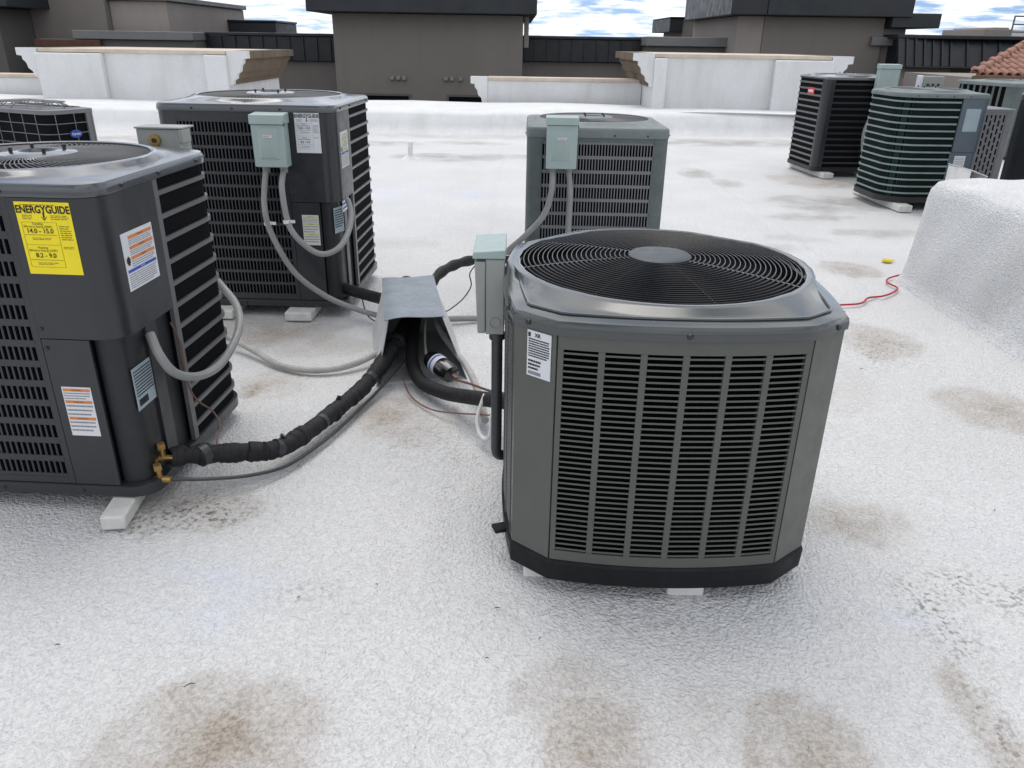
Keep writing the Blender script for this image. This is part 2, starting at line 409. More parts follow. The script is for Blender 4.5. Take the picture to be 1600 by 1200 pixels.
def warning_label(parent, loc, ang, w, h, bars, blue=None, left=.0, mat=None, bar=None, label=None, tilt=0, man=False):
    L = Label(parent, loc, ang, w, h, mat or m_paper, label, tilt=tilt); bar = bar or m_orange
    x0 = -.46+left; zs = list(bars)+[blue if blue is not None else -.47]
    [L.bars([(x0, .46, z-.028, z+.028)], bar, 'warning_band') for z in bars]
    for k, z in enumerate(bars):
        L.text('WARNING', (x0+.46)/2, z, h*.04, m_ink); zn = zs[k+1]+.045
        L.fine(x0, .45, min(zn, z-.05), z-.04, 3 if z-zn > .1 else 2)
    if blue is not None:
        L.bars([(-.46, .46, blue-.026, blue+.026)], m_blue, 'notice_band'); L.text('NOTICE', 0, blue, h*.04, m_paper)
        L.fine(-.45, .45, -.47, blue-.05, 7)
    if man:   # pictogram of a figure beside a cabinet
        L.bars([(-.44, -.34, -.03, .06), (-.42, -.36, .06, .09), (-.42, -.36, -.06, -.03)], m_ink, 'pictogram')
        L.text('2', -.47+.02, .03, h*.09, m_ink)
    return L

# ------------------------------------------------------------------ the setting
def vnoise(x, y, seed=0):
    o = np.zeros_like(x); r = np.random.default_rng(seed)
    for k in range(14):
        a = r.uniform(0, 2*PI); f = r.uniform(1.2, 7.0); o += np.sin((x*math.cos(a)+y*math.sin(a))*f+r.uniform(0, 6.3))/math.sqrt(f)
    return o/6
def axis_pts(lo, hi, n0, n1, step):
    a = np.concatenate([np.linspace(lo, n0, 14)[:-1], np.arange(n0, n1, step), np.linspace(n1, hi, 14)]); return np.unique(np.round(a, 4))
gx = axis_pts(-24, 24, -2.6, 3.4, .035); gy = np.unique(np.round(np.concatenate([np.linspace(-8, .7, 8), np.arange(.7, 5.5, .035), np.arange(5.5, 13.4, .11), [13.4, 14, 16, 18.6]]), 4))
X, Y = np.meshgrid(gx, gy); Z = .006*vnoise(X, Y, 3)+.003*vnoise(X*2.3, Y*2.3, 5)
for sx, am in ((-.22, .009), (1.09, .007), (2.17, .009)):      # passes of the spray gun left low ridges
    xx = X-sx-.012*np.sin(Y*2.1)-.008*np.sin(Y*5.3); Z += am*np.exp(-(xx/.018)**2)-am*.5*np.exp(-((xx-.05)/.03)**2)
Z -= .012
nyy, nxx = X.shape
vs = np.stack([X, Y, Z], -1).reshape(-1, 3)
idx = np.arange(nyy*nxx).reshape(nyy, nxx)
fs = np.stack([idx[:-1, :-1], idx[:-1, 1:], idx[1:, 1:], idx[1:, :-1]], -1).reshape(-1, 4)
me = bpy.data.meshes.new('roof_deck'); me.from_pydata(vs.tolist(), [], fs.tolist()); me.polygons.foreach_set('use_smooth', [True]*len(me.polygons))
wx = .10*vnoise(vs[:, 0]*4, vs[:, 1]*4, 11)+.05*vnoise(vs[:, 0]*11, vs[:, 1]*11, 12); wy = .10*vnoise(vs[:, 0]*4, vs[:, 1]*4, 13)+.05*vnoise(vs[:, 0]*11, vs[:, 1]*11, 14)
def spots(lst, tide=False):
    a = np.zeros(len(vs))
    for x, y, rx, ry, st in lst:
        k = min(1., rx/.15)
        dx = (vs[:, 0]-x+wx*k*.6)/rx; dy = (vs[:, 1]-y+wy*k*.6)/ry; d = np.sqrt(dx*dx+dy*dy)/1.25
        m = np.exp(-(d/.72)**2*1.1)
        if tide: m = .55*m+.45*np.clip((1.12-d)/.22, 0, 1)*(.55+.45*np.exp(-((d-.95)/.12)**2))
        a = np.maximum(a, st*m)
    return a.astype(np.float32)
A_ = {'brown': [(-.62, 1.18, .19, .17, 1), (-.70, 1.26, .10, .10, .7), (.20, 1.15, .10, .16, 1), (.17, 1.30, .10, .12, .6), (.64, 1.16, .11, .14, 1), (1.10, 2.06, .13, .10, .75), (-.48, 2.73, .13, .14, .9), (-.36, 2.62, .14, .1, .45), (2.0, 2.9, .16, .18, .8), (-1.09, 2.99, .035, .07, 1.3), (-1.05, 3.03, .12, .12, .5), (-1.23, 3.63, .26, .16, .85), (-.95, 3.5, .2, .12, .5),
                 (1.86, 3.70, .16, .20, .8), (2.28, 5.08, .16, .16, .9), (3.55, 8.55, .45, .22, .9), (.44, 1.26, .1, .1, .3), (1.06, 1.2, .04, .2, .8), (-1.05, 2.08, .2, .12, .6), (-1.33, 3.75, .4, .1, .6), (3.2, 9.0, .3, .2, .6), (1.36, 3.2, .2, .3, .25)],
      'pits': [(1.12, 1.62, .08, .22, 1), (1.25, 1.75, .14, .10, .8), (1.39, 1.70, .10, .10, .8), (1.08, 1.25, .05, .2, .8), (-.55, 1.66, .1, .05, .5), (.35, 1.58, .35, .1, .35), (-1.0, 2.06, .22, .12, 1.2), (-1.15, 1.98, .16, .08, 1.0), (1.8, 3.6, .3, .3, .6), (-.3, 2.5, .3, .2, .4), (.4, 1.62, .5, .06, .5)],
      'pond': [(-.85, 10.25, .6, .3, 1), (-.25, 10.4, .7, .18, .7), (2.95, 7.45, .42, .35, 1), (2.62, 6.8, .3, .12, .9), (2.93, 6.2, .3, .12, .8), (2.2, 6.0, .2, .1, .7), (2.10, 9.2, .16, .3, 1), (2.3, 8.6, .14, .22, .8), (-1.9, 11.6, .5, .22, .9), (-.7, 11.75, .5, .18, .8), (3.2, 12.3, 1.6, .35, 1), (-5.4, 11.6, 2.2, .4, .8), (-.9, 5.6, .3, .12, .3), (1.9, 5.6, .25, .1, .6), (0, 12.6, 6, .3, .5)],
      'blue': [(-.8, 1.68, .2, .14, .9), (-.73, 1.56, .2, .08, .8), (.92, 1.6, .2, .1, .7), (.52, 1.66, .2, .08, .4), (-1.28, 7.6, .5, .6, .9), (-.41, 7.6, .3, .5, .8), (1.4, 1.95, .2, .1, .6), (.1, 5.9, .3, .2, .4)]}
for k, l in A_.items():
    at = me.attributes.new(k, 'FLOAT', 'POINT'); at.data.foreach_set('value', spots(l, k in ('brown', 'pond')))
me.update()
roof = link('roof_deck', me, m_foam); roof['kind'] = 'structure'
struct('roof_building_mass', MB().box(-24, 24, -8, 16.4, -5.6, -.09), m_st2)
struct('ground', MB().box(-900, 900, -900, 900, -6, -5.7), m_asphalt)
# raised foam-covered edge along the back of the roof, with a sloping top and rounded lip
prof = [(12.95, -.06), (13.08, .02), (13.16, .12), (13.22, .26), (13.30, .31), (13.45, .335), (15.6, .30), (15.6, -.06)]
mb = MB(); n = len(prof); xs = np.linspace(-20, 20, 61); rings = []
for x in xs:
    b = .05*x; w = .03*math.sin(x*1.7)+.02*math.sin(x*4.1)
    rings.append([(x, y+(b+w if y < 13.4 else 0), z+(.01*math.sin(x*2.3) if z > .1 else 0)) for y, z in prof])
mb.loft(rings, True, True); struct('raised_roof_edge', mb, m_wallw)

CORN = [(0, -.56), (.05, -.55), (.06, -.49), (.12, -.45), (.135, -.38), (.20, -.33), (.22, -.24), (.27, -.19), (.275, -.13), (.36, -.12), (.36, 0)]
def parapet_block(label, x0, x1, y0, y1, top, pil, white=.12, slant=.0):
    t = thing('parapet_wall', label, 'parapet', ((x0+x1)/2, y0, .25))
    h = top-.25; w = (x1-x0)/2
    part('wall', MB().box(-w, w, .02, y1-y0, -.3, h-.012), m_wallw, t)
    for a, b, d in pil: part('pilaster', MB().box(a-(x0+x1)/2, b-(x0+x1)/2, -d, .019, -.3, h-.075), m_wallw, t, bevel=.02)
    part('cap_edge', MB().box(-w+.02, w-.02, -.02, .10, h-.065, h), m_tan, t, bevel=.012)
    part('cap_top', MB().box(-w, w, .101, y1-y0, h-.011, h-.003), m_tan, t)
    for sg in (-1, 1):
        pr = [(sg*(w+.002), h-.56)]+[(sg*(w+.002+o), h+z) for o, z in CORN]+[(sg*(w+.002), h)]
        if sg < 0: pr = pr[::-1]
        part('cornice_end', MB().extrude_y(pr, -.02, white), m_wallw, t)
        part('cornice', MB().extrude_y(pr, white+.002, y1-y0), m_brown, t)
    return t
parapet_block('tall white parapet block with flared cornice, behind the tall charcoal and wire guarded units', -8.4, -5.08, 14.6, 17.6, 1.14, [(-8.4, -7.25, .12), (-5.45, -5.08, .14)])
parapet_block('tall white parapet block with flared cornice, beside the red badged charcoal unit', 2.40, 5.50, 14.6, 17.4, 1.21, [(2.40, 2.62, .10), (4.5, 5.5, .12)])
def low_parapet(label, x0, x1, y, top, cap, end=None):
    t = thing('parapet_wall', label, 'parapet', ((x0+x1)/2, y, .2)); w = (x1-x0)/2; h = top-.2
    part('wall', MB().box(-w, w, 0, .35, -.3, h-.07), m_wallw, t)
    part('cap_edge', MB().box(-w, w, -.03, .40, h-.069, h), m_tan, t, bevel=.015)
    if end:
        pr = [(-w-.002, h-.56)]+[(-w-.002-o*.9, h+z) for o, z in CORN]+[(-w-.002, h)]
        part('cornice_end', MB().extrude_y(pr[::-1], -.02, .18), m_wallw, t); part('cornice', MB().extrude_y(pr[::-1], .182, .4), m_brown, t)
    return t
low_parapet('low white parapet with tan cap in front of the taupe building with rust trim', -14, -8.78, 15.7, .66, .07)
low_parapet('ankle high white kerb wall with tan cap below the dark window strips', -5.0, -.62, 15.4, .28, .07)
low_parapet('knee high white parapet with tan cap behind the weathered green unit', -.56, 2.39, 15.8, .74, .07, True)
low_parapet('low white parapet behind the red badged unit, below the metal mansard', 5.9, 14, 15.9, .55, .07)

# spray-foamed curb on the right, rounded and slightly battered
mb = MB(); rings = []
def sq(hx, hy, r): return rr(hx, hy, r).p
cx, cy, hx, hy = 3.55, 3.45, 1.08, 1.36
def curb_loop(hx, hy, r, z, wob):
    P = rr(hx, hy, r, 8); us = np.linspace(0, P.L, 220, endpoint=False); out = []
    for u in us:
        (x, y), _, _ = P.at(u); lump = wob*.5*(math.sin(13*y+11*z+3*math.sin(5*x))+math.sin(17*x-9*z+2*math.sin(7*y))); out.append((cx+x+wob*math.sin(3.1*y+z*9)+lump, cy+y+wob*math.sin(2.7*x+z*5)+lump, z+wob*.5*math.sin(x*4+y*3)+(lump*.8 if z > .5 else 0)))
    return out
prf = [(.05, -.03), (.03, .005), (.008, .05), (0, .12), (-.006, .25), (-.012, .4), (-.018, .53), (-.026, .585), (-.045, .625), (-.075, .645), (-.13, .655), (-.3, .662), (-.7, .668)]
for i in range(len(prf)-1):
    for k in range(3):
        f_ = k/3; g = prf[i][0]*(1-f_)+prf[i+1][0]*f_; z = prf[i][1]*(1-f_)+prf[i+1][1]*f_; rings.append(curb_loop(hx+g, hy+g, .075+max(0, -g)*.5, z, .008 if z > 0 else .004))
mb.loft(rings, False, True)
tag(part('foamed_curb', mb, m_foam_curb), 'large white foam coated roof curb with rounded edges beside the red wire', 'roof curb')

# ------------------------------------------------------------------ buildings behind
def bldg(name, label, parts, loc):
    t = thing(name, label, 'building', loc)
    for p in parts:
        nm, (x0, x1, y0, y1, z0, z1), m = p[:3]
        part(nm, MB().box(x0-loc[0], x1-loc[0], y0-loc[1], y1-loc[1], z0-loc[2], z1-loc[2]), m, t, bevel=.02 if len(p) < 4 else 0, smooth=False)
    return t
def panels(t, loc, x0, x1, y, z0, z1, n, mat, lean=0., y1=None):
    for k in range(n):
        a = x0+(x1-x0)*k/n; b = x0+(x1-x0)*(k+1)/n
        ya = y+(0 if y1 is None else (y1-y)*k/n); yb = y+(0 if y1 is None else (y1-y)*(k+1)/n)
        mb = MB().hexa([(a-loc[0], ya-loc[1], z0-loc[2]), (b-.015-loc[0], yb-loc[1], z0-loc[2]), (b-.015-loc[0], yb+.1-loc[1], z0-loc[2]), (a-loc[0], ya+.1-loc[1], z0-loc[2]),
                        (a-loc[0], ya+lean-loc[1], z1-loc[2]), (b-.015-loc[0], yb+lean-loc[1], z1-loc[2]), (b-.015-loc[0], yb+lean+.1-loc[1], z1-loc[2]), (a-loc[0], ya+lean+.1-loc[1], z1-loc[2])])
        mb.box(b-.045-loc[0], b-loc[0], yb-.06-loc[1], yb+lean+.1-loc[1], z0-loc[2], z1-loc[2]) if not lean else mb.hexa([(b-.045-loc[0], yb-.05-loc[1], z0-loc[2]), (b-loc[0], yb-.05-loc[1], z0-loc[2]), (b-loc[0], yb+.1-loc[1], z0-loc[2]), (b-.045-loc[0], yb+.1-loc[1], z0-loc[2]),
                        (b-.045-loc[0], yb+lean-.05-loc[1], z1-loc[2]), (b-loc[0], yb+lean-.05-loc[1], z1-loc[2]), (b-loc[0], yb+lean+.1-loc[1], z1-loc[2]), (b-.045-loc[0], yb+lean+.1-loc[1], z1-loc[2])])
        part('metal_panel', mb, mat, t, smooth=False)
G0 = -5.7
L1 = (-14, 26, G0)
t = bldg('stucco_building', 'taupe stucco building with dark eave, grey coping and rust coloured trim', [
    ('wall', (-22, -15.1, 24.6, 34, G0, 2.04), m_st3), ('eave', (-22, -14.45, 24.1, 34, 2.05, 2.9), m_fascia),
    ('wall', (-15.09, -12.75, 26.3, 34, G0, 4.2), m_st), ('wall', (-12.74, -10.95, 26.6, 34, G0, 2.34), m_st2), ('coping', (-12.85, -10.85, 26.45, 34.1, 2.35, 2.5), m_greyband),
    ('wall', (-14.3, -9.65, 25.1, 26.29, G0, 1.24), m_st3), ('coping', (-13.2, -9.62, 24.95, 26.28, 1.245, 1.48), m_greyband), ('trim', (-14.35, -12.4, 24.9, 25.09, 1.02, 1.22), paint('rust_trim', (.10, .045, .03), .8))], L1)
L2 = (-8, 26, G0)
t = bldg('metal_clad_building', 'low building clad in dark upright metal panels, below the long dark rooftop box', [
    ('wall', (-10.0, -5.3, 26.2, 33, G0, .70), m_st), ('backing', (-10.0, -5.3, 26.11, 33, .71, 1.40), m_metal), ('coping', (-10.05, -5.3, 25.92, 33.05, 1.41, 1.50), m_fascia)], L2)
panels(t, L2, -9.98, -5.35, 26.0, .72, 1.40, 11, m_metal)
t = bldg('rooftop_box', 'long flat dark box standing on the metal clad roof', [('box', (-12.1, -9.15, 32, 35, 1.40, 1.88), m_fascia), ('lid', (-12.15, -9.1, 31.95, 35, 1.881, 1.96), m_metal)], (-10.6, 32, 1.4))
t = bldg('rooftop_box', 'small dark box with taupe end on the roof by the grey coping', [('box', (-13.4, -12.55, 32, 34, 1.2, 1.82), m_fascia), ('side', (-12.54, -12.3, 32, 34, 1.2, 1.76), m_st2)], (-12.9, 32, 1.2))
L3 = (-2.6, 24, G0)
t = bldg('stucco_building', 'broad grey stucco block with overhanging dark fascia and small wall vents', [
    ('wall', (-5.25, .15, 24, 34, G0, 2.03), m_st), ('fascia', (-5.82, .52, 23.4, 34.5, 2.04, 3.4), m_fascia), ('pipe', (.18, .32, 24.5, 24.7, 1.2, 2.03), m_st2)], L3)
for x in (-3.62, -3.44, -3.27, -2.06, -1.89, -1.63):
    mb = MB().hexa([(x-.055+2.6, -.10, .30-G0), (x+.055+2.6, -.10, .30-G0), (x+.055+2.6, -.002, .30-G0), (x-.055+2.6, -.002, .30-G0), (x-.055+2.6, -.05, .40-G0), (x+.055+2.6, -.05, .40-G0), (x+.055+2.6, -.002, .40-G0), (x-.055+2.6, -.002, .40-G0)])
    part('wall_vent', mb, m_greyband, t, bevel=.008)
for x0, x1 in ((-4.9, -3.1), (-2.04, -.4)):
    w_ = part('window', MB().box(x0+2.6, x1+2.6, -.03, -.004, -1.2-G0, -.08-G0), m_st3, t, smooth=False)
    part('pane', MB().box(x0+2.66, x1+2.54, -.045, -.031, -1.15-G0, -.14-G0), m_glass, w_, smooth=False)
L4 = (2, 26, G0)
t = bldg('metal_clad_building', 'low building clad in dark upright metal panels, between broad grey block and tower', [
    ('wall', (.16, 4.05, 26.2, 33, G0, .80), m_st), ('backing', (.16, 4.05, 26.11, 33, .81, 1.44), m_metal), ('coping', (.16, 4.1, 25.92, 33.05, 1.45, 1.54), m_fascia)], L4)
panels(t, L4, .18, 4.03, 26.0, .82, 1.44, 10, m_metal)
t = bldg('stucco_building', 'dark stucco wall with wide grey coping between metal panels and tower', [('wall', (3.85, 7.5, 25.1, 31, G0, 1.30), m_st3), ('coping', (3.8, 7.5, 24.95, 31, 1.302, 1.56), m_greyband)], (5.6, 25, G0))
t = bldg('rooftop_room', 'taupe rooftop room with dark end behind the grey coping', [('wall', (6.2, 7.0, 32, 36, 1.3, 2.22), m_st2), ('wall', (7.01, 8.0, 32.3, 36, 1.3, 2.18), m_st), ('wall', (8.01, 8.6, 32.1, 36, 1.3, 2.24), m_st2), ('dark_end', (5.7, 6.19, 31.9, 36, 1.78, 2.24), m_fascia), ('coping', (5.7, 8.6, 31.85, 36, 2.245, 2.3), m_fascia)], (7, 32, 1.3))
L5 = (8.6, 24, G0)
t = bldg('stucco_tower', 'grey stucco tower with deep dark fascia and stepped side wing', [
    ('wall', (6.95, 10.35, 24, 30, G0, 2.12), m_st), ('wall', (6.2, 6.949, 24.03, 30, G0, 2.12), m_st2), ('fascia', (6.86, 10.85, 23.5, 30, 2.13, 3.6), m_fascia), ('fascia', (5.86, 6.859, 23.53, 30, 2.13, 3.6), m_metal),  # paler left wall: the tower's brighter left-facing side, put into its stucco colour
    ('wing_wall', (10.36, 11.02, 24.1, 30, G0, 1.86), m_st), ('wing_fascia', (10.36, 11.7, 23.6, 30, 1.87, 2.24), m_fascia), ('coping', (10.0, 11.1, 23.85, 23.99, 1.41, 1.64), m_greyband)], L5)
L6 = (12, 23, G0)
t = bldg('metal_mansard_building', 'taupe building under a dark standing seam mansard, behind the clay tile roof', [
    ('wall', (10.6, 12.1, 23.25, 30, G0, .90), m_st2), ('wall', (12.11, 18, 23.45, 30, G0, .90), m_st), ('backing', (10.6, 18, 23.5, 30, .91, 1.55), m_metal), ('coping', (10.42, 18, 23.2, 30, 1.60, 1.70), m_fascia), ('drip_edge', (10.5, 18, 22.9, 23.2, .86, .905), m_fascia)], L6)
panels(t, L6, 10.45, 12.0, 22.9, .91, 1.60, 6, m_metal, .3, 23.1); panels(t, L6, 12.01, 16, 23.1, .91, 1.60, 9, m_metal, .3)
tag(part('wall_lamp', MB().tube([(11.55, 23.24, .47), (11.55, 23.10, .47)], .05, 10).tube([(11.55, 23.14, .50), (11.47, 22.98, .38)], [.05, .085], 12), m_tie), 'small pale floodlight on the taupe wall under the mansard', 'lamp')
t = bldg('rooftop_box', 'taupe box on the mansard roof beside the steel railing', [('box', (16.5, 17.45, 30, 33, 1.4, 2.02), m_st2), ('step', (16.9, 17.45, 30.2, 33, 2.021, 2.08), m_st2)], (17, 30, 1.4))
t = thing('roof_railing', 'thin steel roof railing with two rails at the tile roof side', 'railing', (16.85, 29, 1.3))
for k in range(4): part('post', MB().cyl((k*.62, 0, .3), .03, .82, 8), m_steel, t)
for z in (.62, .85, 1.1): part('rail', MB().cyl((0, 0, z), .027, 1.9, 8, 'x'), m_steel, t)
t = thing('rooftop_unit', 'white rooftop machine partly behind the steel railing', 'air conditioner', (18.2, 31, 1.3))
part('cabinet', MB().box(-.6, .6, 0, 1, .1, .75), m_pad, t, bevel=.03); part('base', MB().box(-.65, .65, -.05, 1, 0, .1), m_steel, t)
# clay tiled hip at the right: barrel tiles laid in courses, each a piece of its own
t = thing('tiled_roof', 'red clay barrel tile roof corner above the grey green slatted unit', 'roof', (9.9, 18, .8))
part('wall', MB().box(.35, 6, .3, 4, -6.4, -.02), m_st2, t); part('eave_board', MB().box(.02, 6, .0, .12, -.06, .03), m_brown, t)
def tile_mesh(L=.42, r=.085):
    mb = MB(); rings = []
    for y, q in ((0, r), (L, r*.86)):
        rings.append([(q*math.cos(a), y, q*math.sin(a)) for a in np.linspace(0, PI, 9)]+[((q-.018)*math.cos(a), y, (q-.018)*math.sin(a)) for a in np.linspace(PI, 0, 9)])
    return mb.loft(rings, True, True).mesh('tile')
tm = tile_mesh(); sl_ = math.atan(.27)
part('roof_plane', MB().hexa([(.02, .0, .03), (6, 0, .03), (6, 4, 1.11), (4, 4, 1.11), (.02, .0, .05), (6, 0, .05), (6, 4, 1.13), (4, 4, 1.13)]), m_clay, t, smooth=False)
for c in range(6):
    for k in range(14):
        x = .15+k*.19; y = c*.36
        if x < y*1.02+.10: continue
        part('tile', tm, m_clay, t, loc=(x, y-.04,    .045+y*.27+random.uniform(-.006, .006)), rot=(sl_, 0, random.uniform(-.02, .02)))
for k in range(7):
    a = k*.34; o = part('ridge_tile', tm, m_clay, t, loc=(a*1.0-.02, a*1.0-.04, .09+a*.27), rot=(math.atan(.19), 0, R_(-45))); o.scale = (1.15, 1.15, 1.1)

# ------------------------------------------------------------------ condensing units
def fan_set(t, R, z, hubr, dome, mat_wire, style, mhub=m_hub, c=(0, 0), studs=True, blades=m_blade, sh=.26):
    # shroud, blades and motor below the guard
    mb = MB(); n = 64; rings = [[(c[0]+q*math.cos(2*PI*k/n), c[1]+q*math.sin(2*PI*k/n), zz) for k in range(n)] for q, zz in ((R-.001, z-.004), (R-.002, z-.09), (R-.01, z-sh))]
    mb.loft(rings[::-1], True); part('fan_shroud', mb, m_basepl, t)
    mb = MB().cyl((*c, z-sh+.01), .075, sh-.08, 20); part('motor', mb, m_basepl, t)
    for k in range(4):
        a0 = 2*PI*k/4+.5; mb = MB(); vs = []
        for i in range(7):
            q = .07+(R-.10)*i/6; wd = .35+.25*i/6*.6
            for j in range(5):
                a = a0+(j/4-.5)*wd*1.6; vs.append((c[0]+q*math.cos(a), c[1]+q*math.sin(a), z-.13+.05*(j/4-.5)*(1.2-.5*i/6)))
        m = len(vs); vs += [(x, y, w-.003) for x, y, w in vs]; f = []
        for i in range(6):
            for j in range(4):
                q0 = i*5+j; f += [(q0, q0+1, q0+6, q0+5), (m+q0+5, m+q0+6, m+q0+1, m+q0)]
        part('fan_blade', MB().add(vs, f), blades, t)
    if style == 'rings':
        nr = 22
        for k in range(nr):
            q = hubr+.012+(R-.012-hubr-.012)*k/(nr-1); zz = z+dome*(1-(q/R)**2)
            part('guard_ring', MB().ring((*c, zz), q, .0017, 84, 5), mat_wire, t)
        for k in range(8):
            a = 2*PI*k/8+.2; pts = [(c[0]+q*math.cos(a), c[1]+q*math.sin(a), z-.004+dome*(1-(q/R)**2)) for q in np.linspace(hubr*.6, R+.012, 10)]
            part('guard_spoke', MB().tube(pts, .0032, 6), mat_wire, t)
        part('guard_hub', MB().loft([[(c[0]+q*math.cos(2*PI*k/40), c[1]+q*math.sin(2*PI*k/40), zz) for k in range(40)] for q, zz in ((hubr, z+dome-.012), (hubr+.001, z+dome), (hubr-.004, z+dome+.004), (hubr*.7, z+dome+.006))], True, True), mhub, t)
    else:
        mb = MB(); nw = style
        for k in range(nw):
            a = 2*PI*k/nw; pts = []
            for q in np.linspace(hubr*.9, R-.002, 7):
                b = a+.42*(q-hubr)/(R-hubr); pts.append((c[0]+q*math.cos(b), c[1]+q*math.sin(b), z+dome*(1-(q/R)**2)))
            mb.tube(pts, .0016, 4, False)
        part('guard_wires', mb, mat_wire, t, kind='stuff')
        for q in (R-.003, (R+hubr)/2): part('guard_ring', MB().ring((*c, z+dome*(1-(q/R)**2)-.002), q, .0025, 72, 6), mat_wire, t)
        part('guard_hub', MB().loft([[(c[0]+q*math.cos(2*PI*k/40), c[1]+q*math.sin(2*PI*k/40), zz) for k in range(40)] for q, zz in ((hubr*1.25, z+dome-.012), (hubr*1.25, z+dome-.006), (hubr, z+dome+.004), (hubr*.55, z+dome+.006), (hubr*.5, z+dome-.002))], True, True), mhub, t)
        if studs:
            for k in range(4):
                a = PI/4+k*PI/2; part('stud', MB().cyl((c[0]+hubr*.75*math.cos(a), c[1]+hubr*.75*math.sin(a), z+dome-.002), .0055, .021, 8), m_screw, t)

def cap_loft(t, path, z0, z1, R, rise, mat, over=.006, lip=.006, name='top_cap', c=(0, 0)):
    C1 = circ_like(path, R+.022, c); C0 = circ_like(path, R, c); mid = lambda k: path.offs(-.03)*(1-k)+C1*k
    rg = [ring3(path.offs(-.012), z0+.002), ring3(path.offs(over), z0), ring3(path.offs(over), z1-.020), ring3(path.offs(over-.002), z1-.010), ring3(path.offs(over-.008), z1-.003), ring3(path.offs(-.014), z1),
          ring3(mid(0.2), z1+rise*.12), ring3(mid(.55), z1+rise*.45), ring3(mid(.9), z1+rise*.9), ring3(C1, z1+rise), ring3(circ_like(path, R+.008, c), z1+rise+.003), ring3(C0, z1+rise), ring3(C0, z1+rise-.03)]
    o = part(name, MB().loft(rg), mat, t); return o
def screws(t, path, ss, z, d=.004, r=.0055):
    for u in ss:
        p, _, n = path.at(u); q = p+n*d
        part('screw', MB().tube([(*q, z), (*(q+n*.004), z)], [r, r*.8], 8), m_screw, t)
def place_label_args(path, s, z, d):
    p, dr, n = path.at(s); q = p+n*d; return (q[0], q[1], z), math.atan2(dr[1], dr[0])
rib_cache = {}
def slot_grille(t, path, a, b, z0, z1, rows, pitch, mat, ribw=.0062, single=None, depth=.006, slotfrac=.67):
    """pressed louvre panel: level bars, upright ribs between them; ribs inside `single` are pieces of their own"""
    dz = (z1-z0)/rows
    for k in range(rows+1):
        zc = z0+dz*k; hb = dz*(1-slotfrac)/2
        lo, hi = (zc-hb, zc+hb) if 0 < k < rows else ((zc-.002, zc+hb) if k == 0 else (zc-hb, zc+.002))
        part('grille_bar', strip(MB(), path, a, b, lo, hi, -depth, 0), mat, t)
    hgt = dz*slotfrac
    key = (round(hgt, 4), ribw, mat.name)
    if key not in rib_cache:
        w = ribw/2; rib_cache[key] = MB().hexa([(-w, -.0005, -hgt/2), (w, -.0005, -hgt/2), (w*.6, .011, -hgt/2), (-w*.6, .011, -hgt/2), (-w, -.0005, hgt/2), (w, -.0005, hgt/2), (w*.6, .011, hgt/2), (-w*.6, .011, hgt/2)]).mesh('rib', False)
    me = rib_cache[key]; mb = MB(); nrib = int((b-a)/pitch)
    for i in range(nrib+1):
        s = b-i*pitch
        if s < a: break
        (px, py), dr, n = path.at(s); ang = math.atan2(dr[1], dr[0])
        for k in range(rows):
            zc = z0+dz*(k+.5); px2, py2 = px-n[0]*.0012, py-n[1]*.0012
            if single and single[0] <= s <= single[1]: part('rib', me, mat, t, loc=(px2, py2, zc), rot=(0, 0, ang))
            else:
                M = Matrix.Translation((px2, py2, zc)) @ Matrix.Rotation(ang, 4, 'Z'); mb.add([tuple(M @ v.co) for v in me.vertices], [tuple(p.vertices) for p in me.polygons])
    if mb.v: part('rib_field', mb, mat, t, kind='stuff', smooth=False)
def straps(t, path, a, b, z0, z1, n, mat, w=.011, d=(-.0085, .001)):
    for k in range(n):
        z = z0+(z1-z0)*(k+.5)/n
        part('guard_strap', strip(MB(), path, a, b, z-w/2, z+w/2, *d), mat, t)
def core(t, path, z0, z1, mat, d=-.028, name='coil'):
    return part(name, MB().loft([ring3(path.offs(d), z0), ring3(path.offs(d), z1)], True, True), mat, t)
def sleepers(label, x, y, yaw, n, w, L, gap, h=.045, group='painted sleepers under the units'):
    for k in range(n):
        mb = MB().box(-w/2, w/2, -L/2, L/2, 0, h)
        o = part('sleeper', mb, m_wood, bevel=.006); a = R_(yaw); off = (k-(n-1)/2)*gap
        o.location = (x+off*math.cos(a), y+off*math.sin(a), -.004); o.rotation_euler = (0, 0, a+R_(random.uniform(-1.5, 1.5))); tag(o, label, 'sleeper', group)

